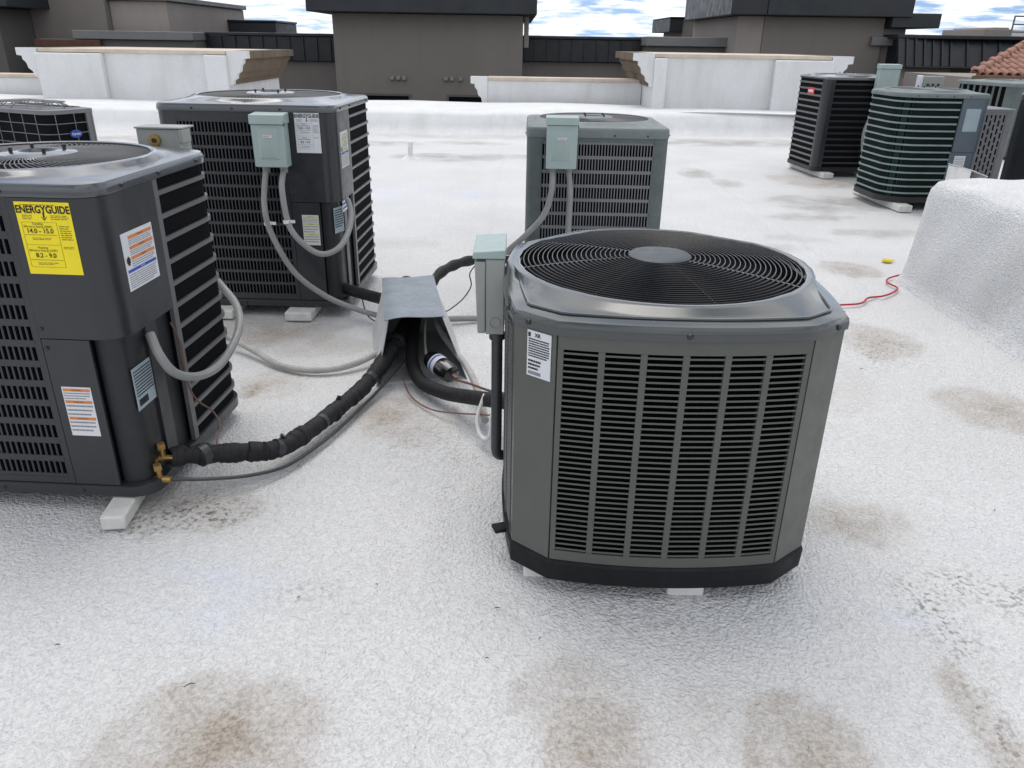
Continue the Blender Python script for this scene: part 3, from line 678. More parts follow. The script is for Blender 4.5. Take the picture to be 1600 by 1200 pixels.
# ---- unit A: olive louvred unit in the foreground
def unit_a():
    t = thing('condenser_unit', 'olive grey condenser with six louver columns and ring fan guard, on white pads', 'air conditioner', (.408, 2.150, .034), -.4)
    pts = [(0, -.495)]
    for x in np.linspace(0, .30, 9)[1:]: pts.append((x, -.465-.030*(1-(x/.3)**2)))
    def side(sg):
        ys = np.linspace(-.385, .27, 9); return [(sg*(.398+.030*(1-((y+.0575)/.3275)**2)), y) for y in ys]
    right = side(1); back = [(x, .46+.035*(1-(x/.21)**2)) for x in np.linspace(.21, -.21, 9)]
    pts += right+back+side(-1)[::-1]+[(-x, y) for x, y in pts[1:][::-1] if abs(x) <= .3001]
    P = Path(pts); sF = float(P.cum[8]); sC = float(P.cum[9]); sR = float(P.cum[17])
    Z0, Z1 = .068, .704
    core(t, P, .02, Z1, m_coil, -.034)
    part('base_pan', MB().loft([ring3(P.offs(-.01), 0), ring3(P.offs(.004), .004), ring3(P.offs(.007), .06), ring3(P.offs(-.003), Z0)], True, True), m_basepl, t)
    fp = part('front_panel', strip(MB(), P, -sF+.002, sF-.002, Z1-.036, Z1-.001, -.012, .001), m_olive, t); part('bottom_rail', strip(MB(), P, -sF+.002, sF-.002, Z0+.001, Z0+.030, -.012, .001), m_olive, t)
    w = 2*sF; cw, gp, mg = .136*w, .0262*w, .026*w; cols = []
    x = -sF+mg; part('mullion', strip(MB(), P, -sF+.002, x, Z0+.0305, Z1-.0365, -.012, .001), m_olive, fp)
    for k in range(6):
        cols.append((x, x+cw)); x += cw
        part('mullion', strip(MB(), P, x, min(x+gp, sF-.002) if k < 5 else sF-.002, Z0+.0305, Z1-.0365, -.012, .001), m_olive, fp); x += gp
    nrow = 37; dz = (Z1-.0365-Z0-.0305)/nrow
    lm = MB().hexa([(-cw/2, -.0015, -.0040), (cw/2, -.0015, -.0040), (cw/2, .016, -.0105), (-cw/2, .016, -.0105), (-cw/2, -.0015, .0010), (cw/2, -.0015, .0010), (cw/2, .016, -.0085), (-cw/2, .016, -.0085)]).mesh('louver', False)
    for a, b in cols:
        (px, py), dr, n = P.at((a+b)/2+1e-4)
        for k in range(nrow): part('louver', lm, m_olive, t, loc=(px-n[0]*.002, py-n[1]*.002, Z0+.0305+dz*(k+.5)), rot=(0, 0, math.atan2(dr[1], dr[0])))
    for a, b in ((sF+.002, sC), (-sC, -sF-.002)): part('corner_panel', strip(MB(), P, a, b+(.03 if b > 0 else 0), Z0+.001, Z1-.001, -.02, .001), m_olive, t) if b > 0 else part('corner_panel', strip(MB(), P, a-.03, b, Z0+.001, Z1-.001, -.02, .001), m_olive, t)
    for sg in (1, -1):      # louvred sides and back, seen edge-on
        a, b = (sC+.032, sR) if sg > 0 else (-sR, -sC-.032)
        mb = MB(); nr = 44
        for k in range(nr):
            z = Z0+.02+(Z1-Z0-.05)*(k+.5)/nr; strip(mb, P, a, b, z-.0035, z+.002, -.013, .0015)
        part('side_louvers', mb, m_strap, t, kind='stuff')
        for q in np.linspace(a, b, 7): part('side_upright', strip(MB(), P, max(a, q-.006), min(b, q+.006), Z0+.001, Z1-.001, -.011, .0035), m_olive, t)
    a = sR+.001; part('back_panel', strip(MB(), P, a, P.L-sR-.001, Z0+.001, Z1-.001, -.02, .001), m_olive, t)
    cap_loft(t, P, Z1, Z1+.036, .399, .020, m_olive_cap, over=.008, c=(.006, .0))
    # raised bead around the cap, and the screws through its apron
    B = Path(P.offs(-.035)); us = np.linspace(0, B.L, 160, endpoint=False)
    part('cap_bead', MB().loft([[(*(B.at(u)[0]+B.at(u)[2]*.004*math.cos(a)), Z1+.0405+.004*math.sin(a)) for u in us] for a in np.linspace(0, 2*PI, 7)]), m_olive_cap, t)
    screws(t, P, (0.0, sC-.045, -sC+.045, sF+.2, -sF-.2), Z1+.014, .009, .008)
    fan_set(t, .399, Z1+.054, .088, .020, m_wire, 'rings', m_hub, (.006, .0))
    p, dr, n = P.at(-(sF+sC)/2+.012)
    L = Label(t, (p[0]+n[0]*.0035, p[1]+n[1]*.0035, .638), math.atan2(dr[1], dr[0]), .072, .118, m_paper, 'white rating label', tilt=0)
    L.text('XR', -.06, .41, .013, m_ink, .0004); L.bars([(-.46, -.36, .36, .45)], m_ink, 'logo_mark')
    L.fine(-.44, .44, -.08, .34, 8, m_ink, .5); L.fine(-.44, .1, -.36, -.12, 3, m_ink, .5); L.bars([(-.44, .1, -.46, -.39)], m_grey_ink, 'barcode')
    part('drain_tab', MB().box(-.02, .02, -.03, .012, .0, .012), m_basepl, t, loc=(-.425, -.30, .045), rot=(0, 0, R_(-70)), bevel=.004)
    return t
unit_a()
for (x, y, w, d) in ((.48, 1.80, .10, .24), (.10, 1.84, .12, .18), (.70, 2.45, .12, .2), (.12, 2.45, .12, .2)):
    tag(part('pad', MB().box(-w/2, w/2, -d/2, d/2, -.012, .0335), m_pad, loc=(x, y, 0), bevel=.006), 'white support pad under the olive louvered unit', 'pad', 'pads under the olive unit')

# ---- charcoal units with slotted front and wrapped control corner
def unit_goodman(label, loc, yaw, h, Ht, rows, seam, side, single=None, near=False, straps_n=12, fanR=None, rise=.02):
    t = thing('condenser_unit', label, 'air conditioner', loc, yaw)
    r = .075; P = rr(h, h, r, 7, (.07, .10, .08, .06)); sf = h-.07; arc = .07*PI/2
    sR = sf+arc                         # start of right side
    sCtl = sR+side                      # end of control corner on the right side
    sEnd = sR+(2*h-.17)+.1*PI/2+.25     # coil guard runs round the back corner
    zc = Ht-.036
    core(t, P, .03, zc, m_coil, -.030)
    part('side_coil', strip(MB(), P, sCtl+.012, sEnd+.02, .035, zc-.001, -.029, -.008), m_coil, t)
    part('base_pan', MB().loft([ring3(P.offs(-.012), 0), ring3(P.offs(.005), .003), ring3(P.offs(.005), .036), ring3(P.offs(-.004), .040)], True, True), m_char, t)
    # front slotted panel with its frame
    a = -sf-.02
    fr = strip(MB(), P, a, a+.055, .041, zc-.001, -.007, .001); strip(fr, P, seam-.020, seam-.002, .041, zc-.001, -.007, .001)
    strip(fr, P, a+.0552, seam-.0202, .041, .062, -.007, .001); strip(fr, P, a+.0552, seam-.0202, zc-.040, zc-.001, -.007, .001)
    part('front_frame', fr, m_char, t)
    slot_grille(t, P, a+.056, seam-.021, .064, zc-.042, rows, .0178, m_char, single=single, slotfrac=.67 if near else .77)
    # control corner: upper cover wraps the corner, lower flat panel, dark recess behind the valves
    zm = Ht*.545
    part('control_cover', strip(MB(), P, seam, sCtl, zm, zc-.001, -.01, .005), m_char, t, bevel=.002)
    part('lower_panel', strip(MB(), P, seam, sf-.03, .041, zm-.003, -.008, .001), m_char, t)
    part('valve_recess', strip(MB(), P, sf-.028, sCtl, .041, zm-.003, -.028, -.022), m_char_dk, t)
    part('recess_post', strip(MB(), P, sR+side*.35, sR+side*.62, .041, zm-.003, -.0215, -.014), m_char, t)
    part('coil_edge', strip(MB(), P, sCtl+.001, sCtl+.030, .041, zc-.001, -.012, .002), m_strap, t)
    straps(t, P, sCtl+.031, sEnd, .05, zc-.01, straps_n, m_strap, .014 if near else .013)
    part('back_post', strip(MB(), P, sEnd, sEnd+.05, .041, zc-.001, -.012, .002), m_char, t)
    part('left_panel', strip(MB(), P, -sR-2*h+.25, a-.001, .041, zc-.001, -.012, .001), m_char, t)
    R = fanR or h*.84
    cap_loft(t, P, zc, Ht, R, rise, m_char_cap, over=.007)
    screws(t, P, (-sf+.12, -.05, seam-.01, sR+.06, sCtl+.04, sEnd-.35, sEnd-.45), Ht-.022, .008, .006)
    screws(t, P, (seam+.012,), zm+.03, .005, .006); screws(t, P, (seam+.012,), zm-.03, .002, .006); screws(t, P, (seam+.02, -.1), .018, .005, .006)
    fan_set(t, R, Ht+rise-.006, h*.26, .012, m_strap, 100 if near else 96, m_char_cap)
    t['sf'] = 0; del t['sf']
    return t, P, dict(sf=sf, sR=sR, sCtl=sCtl, zm=zm, sEnd=sEnd)
tB, PB, kB = unit_goodman('charcoal condenser with bright yellow energy label and slotted front', (-1.462, 2.432, .045), -3, .375, .958, 13, .135, .235, single=(-.12, .13), near=True, straps_n=12)
lo, an = place_label_args(PB, .232, .812, .0065); energy_label(tB, lo, an, .150, .196, m_yellow, label='bright yellow energy label')
lo, an = place_label_args(PB, kB['sR']+.095, .725, .0065); warning_label(tB, lo, an, .175, .165, (.40, .22, .04), -.16, .16, label='white warning label with orange and blue bands', man=True)
lo, an = place_label_args(PB, .205, .292, .0025); warning_label(tB, lo, an, .088, .160, (.44, .20, -.14), label='narrow white label with three orange bands')
lo, an = place_label_args(PB, kB['sR']+.03, .345, -.019); L = Label(tB, lo, an, .115, .135, m_plate, 'silvery rating plate'); L.fine(-.44, .44, -.2, .44, 9, m_ink, .4); L.bars([(-.4, .05, -.42, -.26)], m_ink, 'dark_box')
tC, PC, kC = unit_goodman('tall charcoal condenser with faded white energy label and twin conduits', (-1.312, 4.372, .045), -2, .438, 1.022, 14, .195, .22, straps_n=14)
lo, an = place_label_args(PC, .312, .895, .0065); energy_label(tC, lo, an, .122, .192, m_paper, cut=True, label='faded white energy label')
lo, an = place_label_args(PC, kC['sR']+.10, .80, .0065); warning_label(tC, lo, an, .155, .175, (.40, .2, .0), -.1, .16, mat=m_cream, bar=m_lime, label='faded warning label', man=True)
lo, an = place_label_args(PC, .285, .415, .0025); warning_label(tC, lo, an, .085, .155, (.44, .2, -.14), mat=m_cream, bar=m_lime, label='faded narrow label')
lo, an = place_label_args(PC, kC['sR']-.02, .46, -.019); L = Label(tC, lo, an, .085, .13, m_plate, 'silvery rating plate'); L.fine(-.44, .44, -.3, .44, 8, m_ink, .4)
lo, an = place_label_args(PC, kC['sR']+.12, .52, -.013); L = Label(tC, lo, an, .14, .07, m_paper, 'white label with blue lines'); L.bars([(-.46, .46, .3, .42), (-.46, .46, .0, .12), (-.46, .46, -.3, -.18)], m_blue); 
sleepers('white painted sleeper end poking out under the charcoal unit with yellow label', -1.235, 2.30, 8, 1, .072, .74, .4, .046)
sleepers('white painted sleeper far under the slotted front of the yellow labelled unit', -1.72, 2.42, -3, 1, .088, .72, .4, .046)
sleepers('white painted sleeper under the tall charcoal unit with the white label', -1.33, 4.33, -2, 2, .14, .98, .42, .046)

# ---- unit D: weathered green-grey, all-slotted front
def unit_d():
    t = thing('condenser_unit', 'weathered green grey condenser with slotted front, behind the olive unit', 'air conditioner', (.51, 5.34, .045), -1)
    h, Ht = .435, .845; P = rr(h, h, .07, 7); sf = h-.07; zc = Ht-.06
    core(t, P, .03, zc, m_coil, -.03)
    part('base_pan', MB().loft([ring3(P.offs(-.012), 0), ring3(P.offs(.005), .003), ring3(P.offs(.005), .036), ring3(P.offs(-.004), .040)], True, True), m_green, t)
    part('corner_post', strip(MB(), P, -sf-.11, -sf+.025, .041, zc-.001, -.01, .001), m_green, t); part('corner_post', strip(MB(), P, sf-.02, sf+.12, .041, zc-.001, -.01, .001), m_green, t)
    fr = strip(MB(), P, -sf+.026, sf-.021, .041, .06, -.008, .0); strip(fr, P, -sf+.026, sf-.021, zc-.028, zc-.001, -.008, 0); part('front_frame', fr, m_green, t)
    slot_grille(t, P, -sf+.028, sf-.023, .062, zc-.03, 8, .0185, m_midgrey, ribw=.0065, slotfrac=.78)
    straps(t, P, sf+.121, P.L-sf-.111, .05, zc-.01, 9, m_green, .014)
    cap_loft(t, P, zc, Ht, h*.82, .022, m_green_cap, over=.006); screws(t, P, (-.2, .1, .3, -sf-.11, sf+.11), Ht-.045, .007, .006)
    fan_set(t, h*.82, Ht+.016, h*.26, .012, m_strap, 120, m_green_cap)
unit_d()
sleepers('white painted sleeper under the weathered green unit', .51, 5.34, -1, 2, .09, .95, .5)

# ---- unit E: square unit in a wire guard, badge on its side
def unit_e():
    t = thing('condenser_unit', 'dark condenser in a square wire guard with blue oval badge', 'air conditioner', (-3.907, 6.56, .02), -25)
    hx, hy, Ht = .44, .20, .80; P = rr(hx, hy, .05, 6, (.10, .03, .05, .05))
    core(t, P, .03, Ht-.03, m_coil_s, -.018); part('base_pan', MB().loft([ring3(P.offs(.004), 0), ring3(P.offs(.004), .04)], True, True), m_midgrey, t)
    part('top_frame', MB().loft([ring3(P.offs(-.03), Ht-.03), ring3(P.offs(.008), Ht-.03), ring3(P.offs(.008), Ht), ring3(P.offs(-.03), Ht+.006), ring3(P.offs(-.10), Ht+.006)], False, True), m_midgrey, t, bevel=.003)
    for z in np.linspace(.1, Ht-.1, 9):
        us = np.linspace(0, P.L, 90); part('guard_wire', MB().tube([(*(P.at(u)[0]+P.at(u)[2]*.004), z) for u in us], .0032, 5), m_midgrey, t)
    for u in np.linspace(0, P.L, 17)[:-1]:
        (x, y), _, n = P.at(u); part('guard_wire', MB().cyl((x+n[0]*.009, y+n[1]*.009, .04), .0032, Ht-.07, 5), m_midgrey, t)
    sR = hx-.10+.05*PI; part('corner_post', strip(MB(), P, sR+2*hy-.17, sR+2*hy-.10, .041, Ht-.031, -.012, .006), m_midgrey, t)
    # raised fan guard: wire frustum
    for z, k in ((Ht+.006, .86), (Ht+.045, .62), (Ht+.052, .3)):
        q = rr(hx*k, hy*k, .06).p; part('fan_guard_wire', MB().tube([(x, y, z) for x, y in q]+[(q[0][0], q[0][1], z)], .005, 5), m_midgrey, t)
    for a in np.linspace(0, 2*PI, 17)[:-1]:
        x, y = hx*math.cos(a), hy*math.sin(a); part('fan_guard_wire', MB().tube([(x*.92, y*.92, Ht+.006), (x*.66, y*.66, Ht+.045), (x*.1, y*.1, Ht+.052)], .004, 5), m_midgrey, t)
    p, dr, n = P.at(sR+.10); b = MB(); k = 28
    b.loft([[(.052*math.cos(2*PI*i/k), y, .030*math.sin(2*PI*i/k)) for i in range(k)] for y in (0, -.006)], True, True)
    bd = part('badge', b, m_oval, t, loc=(p[0]+n[0]*.014, p[1]+n[1]*.014, .62), rot=(0, 0, math.atan2(dr[1], dr[0])), label='blue oval badge')
    o = link('lettering', text_mesh('Carrier', .026, .0005), m_paper, bd); o.location = (0, -.0075, 0)
unit_e()
tag(part('splash_block', MB().box(-.12, .12, -.3, .3, -.01, .42), m_wallw, loc=(-3.50, 7.55, 0), rot=(0, 0, R_(-10)), bevel=.02), 'white coated block beside the wire guarded unit', 'block')

# ---- F: charcoal strapped unit with red badge; G: green coil; H: grey with staggered slots; I, J: partly hidden
def unit_f():
    t = thing('condenser_unit', 'charcoal strapped condenser with small red badge and broad corner post', 'air conditioner', (3.74, 9.44, .06), 4)
    h, Ht = .385, 1.0; P = rr(h, h, .06, 6); sf = h-.06; zc = Ht-.03
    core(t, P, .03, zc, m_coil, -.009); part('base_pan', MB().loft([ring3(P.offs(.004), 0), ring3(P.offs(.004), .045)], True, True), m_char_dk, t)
    part('corner_post', strip(MB(), P, -sf-.13, -sf+.04, .046, zc, -.01, .003), m_char, t, bevel=.002)
    part('corner_post', strip(MB(), P, sf-.14, sf+.1, .046, zc, -.01, .003), m_bluegrey, t)
    straps(t, P, -sf+.041, sf-.141, .06, zc-.01, 14, m_char, .020); straps(t, P, -sf-.9, -sf-.131, .06, zc-.01, 14, m_strap, .020)
    cap_loft(t, P, zc, Ht, h*.84, .018, m_char_cap); fan_set(t, h*.84, Ht+.014, h*.26, .01, m_strap, 90, m_char_cap)
    lo, an = place_label_args(P, -sf-.40, Ht-.16, .003); L = Label(t, lo, an, .17, .075, m_redlogo, 'small red badge', name='badge'); L.fine(-.4, .4, -.25, .25, 1, m_paper, .7)
    lo, an = place_label_args(P, sf-.05, Ht-.17, .005); L = Label(t, lo, an, .16, .16, m_plate, 'pale service plate'); L.fine(-.44, .44, -.4, .44, 5, m_ink, .3)
unit_f()
sleepers('white painted sleeper under the red badged charcoal unit', 3.74, 9.40, 4, 2, .12, .95, .5, .06)
def unit_g():
    t = thing('condenser_unit', 'green coil condenser with pale straps, rounded corner and blue grey control panel', 'air conditioner', (3.75, 7.56, .06), 2)
    h, Ht = .385, .945; P = rr(h, h, .2, 9, (.05, .2, .2, .22)); sf = h-.05; sl = h-.22; zc = Ht-.04
    core(t, P, .03, zc, m_coil_g, -.009)
    part('base_pan', MB().loft([ring3(P.offs(.004), 0), ring3(P.offs(.004), .05)], True, True), m_char_dk, t)
    straps(t, P, -sl-1.05, sf-.20, .055, zc-.005, 14, m_strap_green, .014)
    part('lower_panel', strip(MB(), P, sf-.20, sf+.2, .051, .45, -.012, .001), m_bluegrey, t); part('control_cover', strip(MB(), P, sf-.19, sf+.2, .452, zc-.001, -.012, .008), m_bluegrey, t, bevel=.003)
    lo, an = place_label_args(P, sf-.08, Ht-.22, .009); Label(t, lo, an, .13, .19, m_plate, 'worn paint patch', name='service_plate')
    lo, an = place_label_args(P, sf-.10, .34, .003); L = Label(t, lo, an, .10, .16, m_paper, 'white instruction label'); L.fine(-.44, .44, -.4, .44, 9)
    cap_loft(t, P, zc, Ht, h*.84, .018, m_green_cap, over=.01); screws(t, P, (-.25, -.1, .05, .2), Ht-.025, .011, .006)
    fan_set(t, h*.84, Ht+.014, h*.26, .01, m_strap, 90, m_green_cap)
unit_g()
sleepers('white painted sleeper under the green coil unit', 3.78, 7.55, 2, 2, .12, 1.0, .5, .06)
def unit_h():
    t = thing('condenser_unit', 'grey condenser with staggered upright slots in its sheet metal front', 'air conditioner', (4.76, 8.80, .03), 3)
    h, Ht = .385, .77; P = rr(h, h, .03, 4); sf = h-.03
    core(t, P, .02, Ht-.03, m_black, -.02); part('base_pan', MB().loft([ring3(P.offs(.003), 0), ring3(P.offs(.003), .04)], True, True), m_midgrey, t)
    part('top_cap', MB().loft([ring3(P.offs(-.02), Ht-.03), ring3(P.offs(.005), Ht-.03), ring3(P.offs(.005), Ht-.004), ring3(P.offs(-.006), Ht)], True, True), m_midgrey, t)
    fr = strip(MB(), P, -sf-.06, -sf+.05, .041, Ht-.031, -.008, .002); strip(fr, P, sf-.06, sf+.06, .041, Ht-.031, -.008, .002); strip(fr, P, -sf+.051, sf-.061, Ht-.06, Ht-.031, -.008, .001); strip(fr, P, -sf+.051, sf-.061, .041, .06, -.008, .001); part('front_frame', fr, m_midgrey, t)
    nc = 13; a, b = -sf+.052, sf-.062; dw = (b-a)/nc; z0, z1 = .061, Ht-.061; nr = 8; dz = (z1-z0)/nr
    for k in range(nc+1):
        u = a+dw*k; part('upright', strip(MB(), P, max(a, u-dw*.29), min(b, u+dw*.29), z0, z1, -.008, 0), m_midgrey, t)
    mb = MB()
    for k in range(nc):
        for j in range(nr+1):
            z = z0+dz*(j+(.5 if k % 2 else 0)); u = a+dw*(k+.5)
            if z0+.01 < z < z1-.01: strip(mb, P, u-dw*.212, u+dw*.212, z-.011, z+.011, -.0079, -.0004)
    part('slot_bridges', mb, m_midgrey, t, kind='stuff')
    part('side_panel', strip(MB(), P, sf+.061, P.L-sf-.061, .041, Ht-.031, -.008, .0), m_midgrey, t)
unit_h()
def unit_i():
    t = thing('condenser_unit', 'smooth sided charcoal condenser with pale label and black conduit, behind the foamed curb', 'air conditioner', (4.92, 6.95, .045), 2)
    h, Ht = .42, .97; P = rr(h, h, .06, 6); sf = h-.06; zc = Ht-.05
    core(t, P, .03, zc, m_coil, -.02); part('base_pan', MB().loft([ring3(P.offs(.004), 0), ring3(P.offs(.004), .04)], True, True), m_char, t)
    part('control_cover', strip(MB(), P, -sf-.3, .1, .45, zc-.001, -.01, .004), m_char, t); part('lower_panel', strip(MB(), P, -sf-.1, .1, .041, .449, -.01, .001), m_char, t)
    slot_grille(t, P, .102, sf+.05, .045, zc-.005, 12, .02, m_char); part('side_panel', strip(MB(), P, -sf-.95, -sf-.31, .05, zc-.005, -.01, .002), m_char, t)
    cap_loft(t, P, zc, Ht, h*.84, .02, m_char_cap); fan_set(t, h*.84, Ht+.014, h*.26, .01, m_strap, 90, m_char_cap)
    lo, an = place_label_args(P, -sf-.10, .70, .006); L = Label(t, lo, an, .11, .17, m_cream, 'pale warning label'); L.fine(-.44, .44, -.1, .44, 6); L.bars([(-.46, .46, -.16, -.12)], m_blue)
unit_i()
def unit_j():
    t = thing('condenser_unit', 'grey green condenser with upright slats, furthest back below the clay tiles', 'air conditioner', (6.95, 11.45, .03), 12)
    h, Ht = .55, .93; P = rr(h, h, .05, 5); sf = h-.05
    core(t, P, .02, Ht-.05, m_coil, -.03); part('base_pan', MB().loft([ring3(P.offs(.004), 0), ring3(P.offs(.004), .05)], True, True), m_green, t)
    cap_loft(t, P, Ht-.05, Ht, h*.8, .015, m_green_cap, over=.012); fan_set(t, h*.8, Ht+.011, h*.22, .008, m_strap, 80, m_green_cap)
    for a, b, n in ((-sf+.1, sf-.1, 9), (-sf-1.0, -sf-.18, 8), (sf+.18, sf+1.0, 8)):
        for u in np.linspace(a, b, n): part('slat', strip(MB(), P, u-.016, u+.016, .051, Ht-.051, -.014, 0), m_green, t)
    for u in (-sf-.04, sf+.04): part('corner_post', strip(MB(), P, u-.12, u+.12, .051, Ht-.051, -.02, .003), m_green, t)
unit_j()

# ------------------------------------------------------------------ disconnect boxes
def disconnect(label, loc, yaw, w, h, d, mat, lid=.045, embossed=True, hubs=(), knock=False):
    t = thing('disconnect_box', label, 'electrical box', loc, yaw)
    part('box', MB().box(-w/2, w/2, 0, d, 0, h-.01), mat, t, bevel=.004)
    part('cover', MB().hexa([(-w/2-.003, -.012, .004), (w/2+.003, -.012, .004), (w/2+.003, -.001, .004), (-w/2-.003, -.001, .004), (-w/2-.003, -.018, h-lid), (w/2+.003, -.018, h-lid), (w/2+.003, -.001, h-lid), (-w/2-.003, -.001, h-lid)]), mat, t, bevel=.003)
    part('rain_lid', MB().hexa([(-w/2-.007, -.028, h-lid+.002), (w/2+.007, -.028, h-lid+.002), (w/2+.007, d, h-lid+.002), (-w/2-.007, d, h-lid+.002), (-w/2-.007, -.024, h), (w/2+.007, -.024, h), (w/2+.007, d, h+.006), (-w/2-.007, d, h+.006)]), mat, t, bevel=.003)
    if embossed:
        part('embossed_panel', MB().hexa([(-w*.24, -.020, h*.2), (w*.24, -.020, h*.2), (w*.36, -.012, h*.16), (-w*.36, -.012, h*.16), (-w*.24, -.025, h*.68), (w*.24, -.025, h*.68), (w*.36, -.0165, h*.76), (-w*.36, -.0165, h*.76)]), mat, t, bevel=.002)
        L = Label(t, (0, -.0265, h*.60), 0, w*.3, h*.05, m_cream, name='maker_plate'); L.fine(-.4, .4, -.3, .3, 1, m_redlogo)
    for x in hubs: part('conduit_hub', MB().tube([(x, d/2, -.028), (x, d/2, -.004), (x, d/2, .0)], [.017, .021, .021], 12), m_conduit, t)
    part('latch', MB().box(w/2+.0035, w/2+.008, -.016, -.004, h*.80, h*.86), m_screw, t)
    return t
disconnect('pale green disconnect box on the tall charcoal unit with twin conduits', (-1.185, 3.845, .782), -2, .150, .245, .075, m_dbox, hubs=(-.042, .045))
disconnect('pale green disconnect box on the weathered green unit', (.275, 4.805, .655), -1, .180, .300, .085, m_dbox, hubs=(-.048, .052))
t = thing('disconnect_box', 'open topped galvanised box with a round knockout behind the yellow labelled unit', 'electrical box', (-1.285, 2.875, .86), -3)
part('box', MB().box(-.078, .078, 0, .09, 0, .195), m_dbox2, t, bevel=.003); part('lid', MB().box(-.082, .094, -.006, .095, .196, .203), m_dbox2, t, bevel=.002)
part('flange', MB().box(.079, .094, -.006, .06, .150, .195), m_dbox2, t, bevel=.002); part('knockout', MB().tube([(-.01, -.001, .158), (-.01, -.012, .158)], .020, 18), m_brass, t); part('knockout_screw', MB().tube([(-.01, -.012, .158), (-.01, -.018, .158)], .008, 8), m_screw, t)
for x in (-.055, .055): part('screw', MB().tube([(x, -.001, .115), (x, -.005, .115)], .005, 8), m_screw, t)
t = thing('disconnect_box', 'tall grey disconnect box on the side of the olive louvered unit', 'electrical box', (-.066, 2.09, .585), 0)
part('box', MB().box(-.013, .040, 0, .20, 0, .222), m_dbox2, t, bevel=.003); part('cover', MB().hexa([(-.036, -.003, .004), (-.0135, -.003, .004), (-.0135, .203, .004), (-.036, .203, .004), (-.044, -.003, .215), (-.0135, -.003, .215), (-.0135, .203, .215), (-.044, .203, .215)]), m_dbox2, t, bevel=.003)
part('rain_lid', MB().hexa([(-.050, -.006, .224), (.043, -.006, .224), (.043, .206, .224), (-.050, .206, .224), (-.047, -.006, .243), (.043, -.006, .250), (.043, .206, .250), (-.047, .206, .243)]), m_dbox, t, bevel=.003)
part('knockout', MB().ring((0, 0, 0), .0155, .0012, 28, 5), m_dbox2, t, loc=(.014, -.0015, .036), rot=(R_(90), 0, 0))
part('conduit_hub', MB().tube([(.020, .03, -.022), (.020, .03, -.003)], .0235, 16), m_pvc, t)
disconnect('pale green disconnect box on the red badged charcoal unit', (4.02, 8.98, .865), 4, .22, .33, .07, m_dbox, embossed=False, hubs=(-.05,))
t = thing('service_box', 'small grey box with three holes on top of the green coil unit', 'electrical box', (3.90, 7.80, 1.018), 2)
part('box', MB().box(-.10, .10, -.04, .04, 0, .105), m_dbox2, t, bevel=.006); part('side_cover', MB().box(-.125, -.101, -.042, .042, 0, .11), m_paper, t, bevel=.006)
for x in (-.05, 0, .05): part('knockout', MB().tube([(x, -.041, .03), (x, -.047, .03)], .012, 10), m_screw, t)
disconnect('pale grey disconnect box standing behind the charcoal unit with the pale label', (5.22, 7.6, .82), 0, .2, .42, .09, m_dbox2, embossed=False)

# ------------------------------------------------------------------ conduits, pipes and the pipe hood
def pipe(name, label, cat, pts, r, mat, n=10, sm=8, group=None):
    return tag(part(name, MB().tube(smoothpath(pts, sm), r, n), mat), label, cat, group)
pipe('flexible_conduit', 'grey conduit curving from the pale green box down to the pipe hood', 'conduit', [(-1.227, 3.87, .76), (-1.230, 3.80, .61), (-1.207, 3.79, .468), (-1.116, 3.80, .272), (-.97, 3.82, .14), (-.82, 3.84, .065), (-.70, 3.80, .045), (-.58, 3.70, .05)], .0145, m_conduit)
pipe('flexible_conduit', 'grey conduit looping from the pale green box up under the control cover', 'conduit', [(-1.140, 3.87, .76), (-1.135, 3.80, .682), (-1.108, 3.77, .512), (-1.028, 3.75, .418), (-.949, 3.75, .381), (-.872, 3.78, .41), (-.845, 3.90, .47), (-.845, 3.98, .54), (-.865, 4.02, .60)], .0145, m_conduit)
for p in ((-1.217, 3.795, .52), (-1.115, 3.772, .535)):
    tag(part('conduit_clip', MB().tube([(p[0]-.004, p[1], p[2]-.008), (p[0]-.006, p[1], p[2]+.008)], .0175, 12).box(p[0]+.012, p[0]+.036, p[1]-.004, p[1]+.002, p[2]-.006, p[2]+.008), m_tie), 'small metal strap holding a conduit to the tall charcoal unit', 'clip', 'conduit straps')
pipe('flexible_conduit', 'grey conduit dropping from the green unit box and bending left to the roof', 'conduit', [(.228, 4.84, .63), (.222, 4.80, .515), (.180, 4.79, .377), (.075, 4.80, .254), (-.02, 4.83, .16), (-.05, 4.95, .10), (.0, 5.05, .08)], .0185, m_conduit)
pipe('flexible_conduit', 'grey conduit dropping straight from the green unit box', 'conduit', [(.328, 4.84, .63), (.338, 4.80, .517), (.338, 4.795, .36), (.333, 4.79, .2), (.33, 4.80, .02)], .0175, m_conduit)
pipe('flexible_conduit', 'grey conduit looping from the yellow labelled unit control cover round its corner', 'conduit', [(-1.108, 2.20, .53), (-1.075, 2.17, .47), (-1.052, 2.20, .40), (-1.030, 2.30, .345), (-1.012, 2.43, .325), (-1.005, 2.56, .345), (-1.01, 2.68, .39), (-1.06, 2.80, .43), (-1.15, 2.90, .48), (-1.24, 2.94, .58), (-1.28, 2.93, .86)], .0145, m_conduit)
pipe('flexible_conduit', 'dusty grey conduit lying across the roof from yellow labelled unit to the pipe hood', 'conduit', [(-1.34, 2.94, .86), (-1.40, 3.02, .5), (-1.44, 3.25, .18), (-1.36, 3.42, .06), (-1.20, 3.32, .030), (-1.06, 3.20, .014), (-.92, 3.14, .014), (-.80, 3.15, .016), (-.69, 3.22, .025), (-.58, 3.36, .05), (-.53, 3.5, .06)], .0145, m_conduit_w)
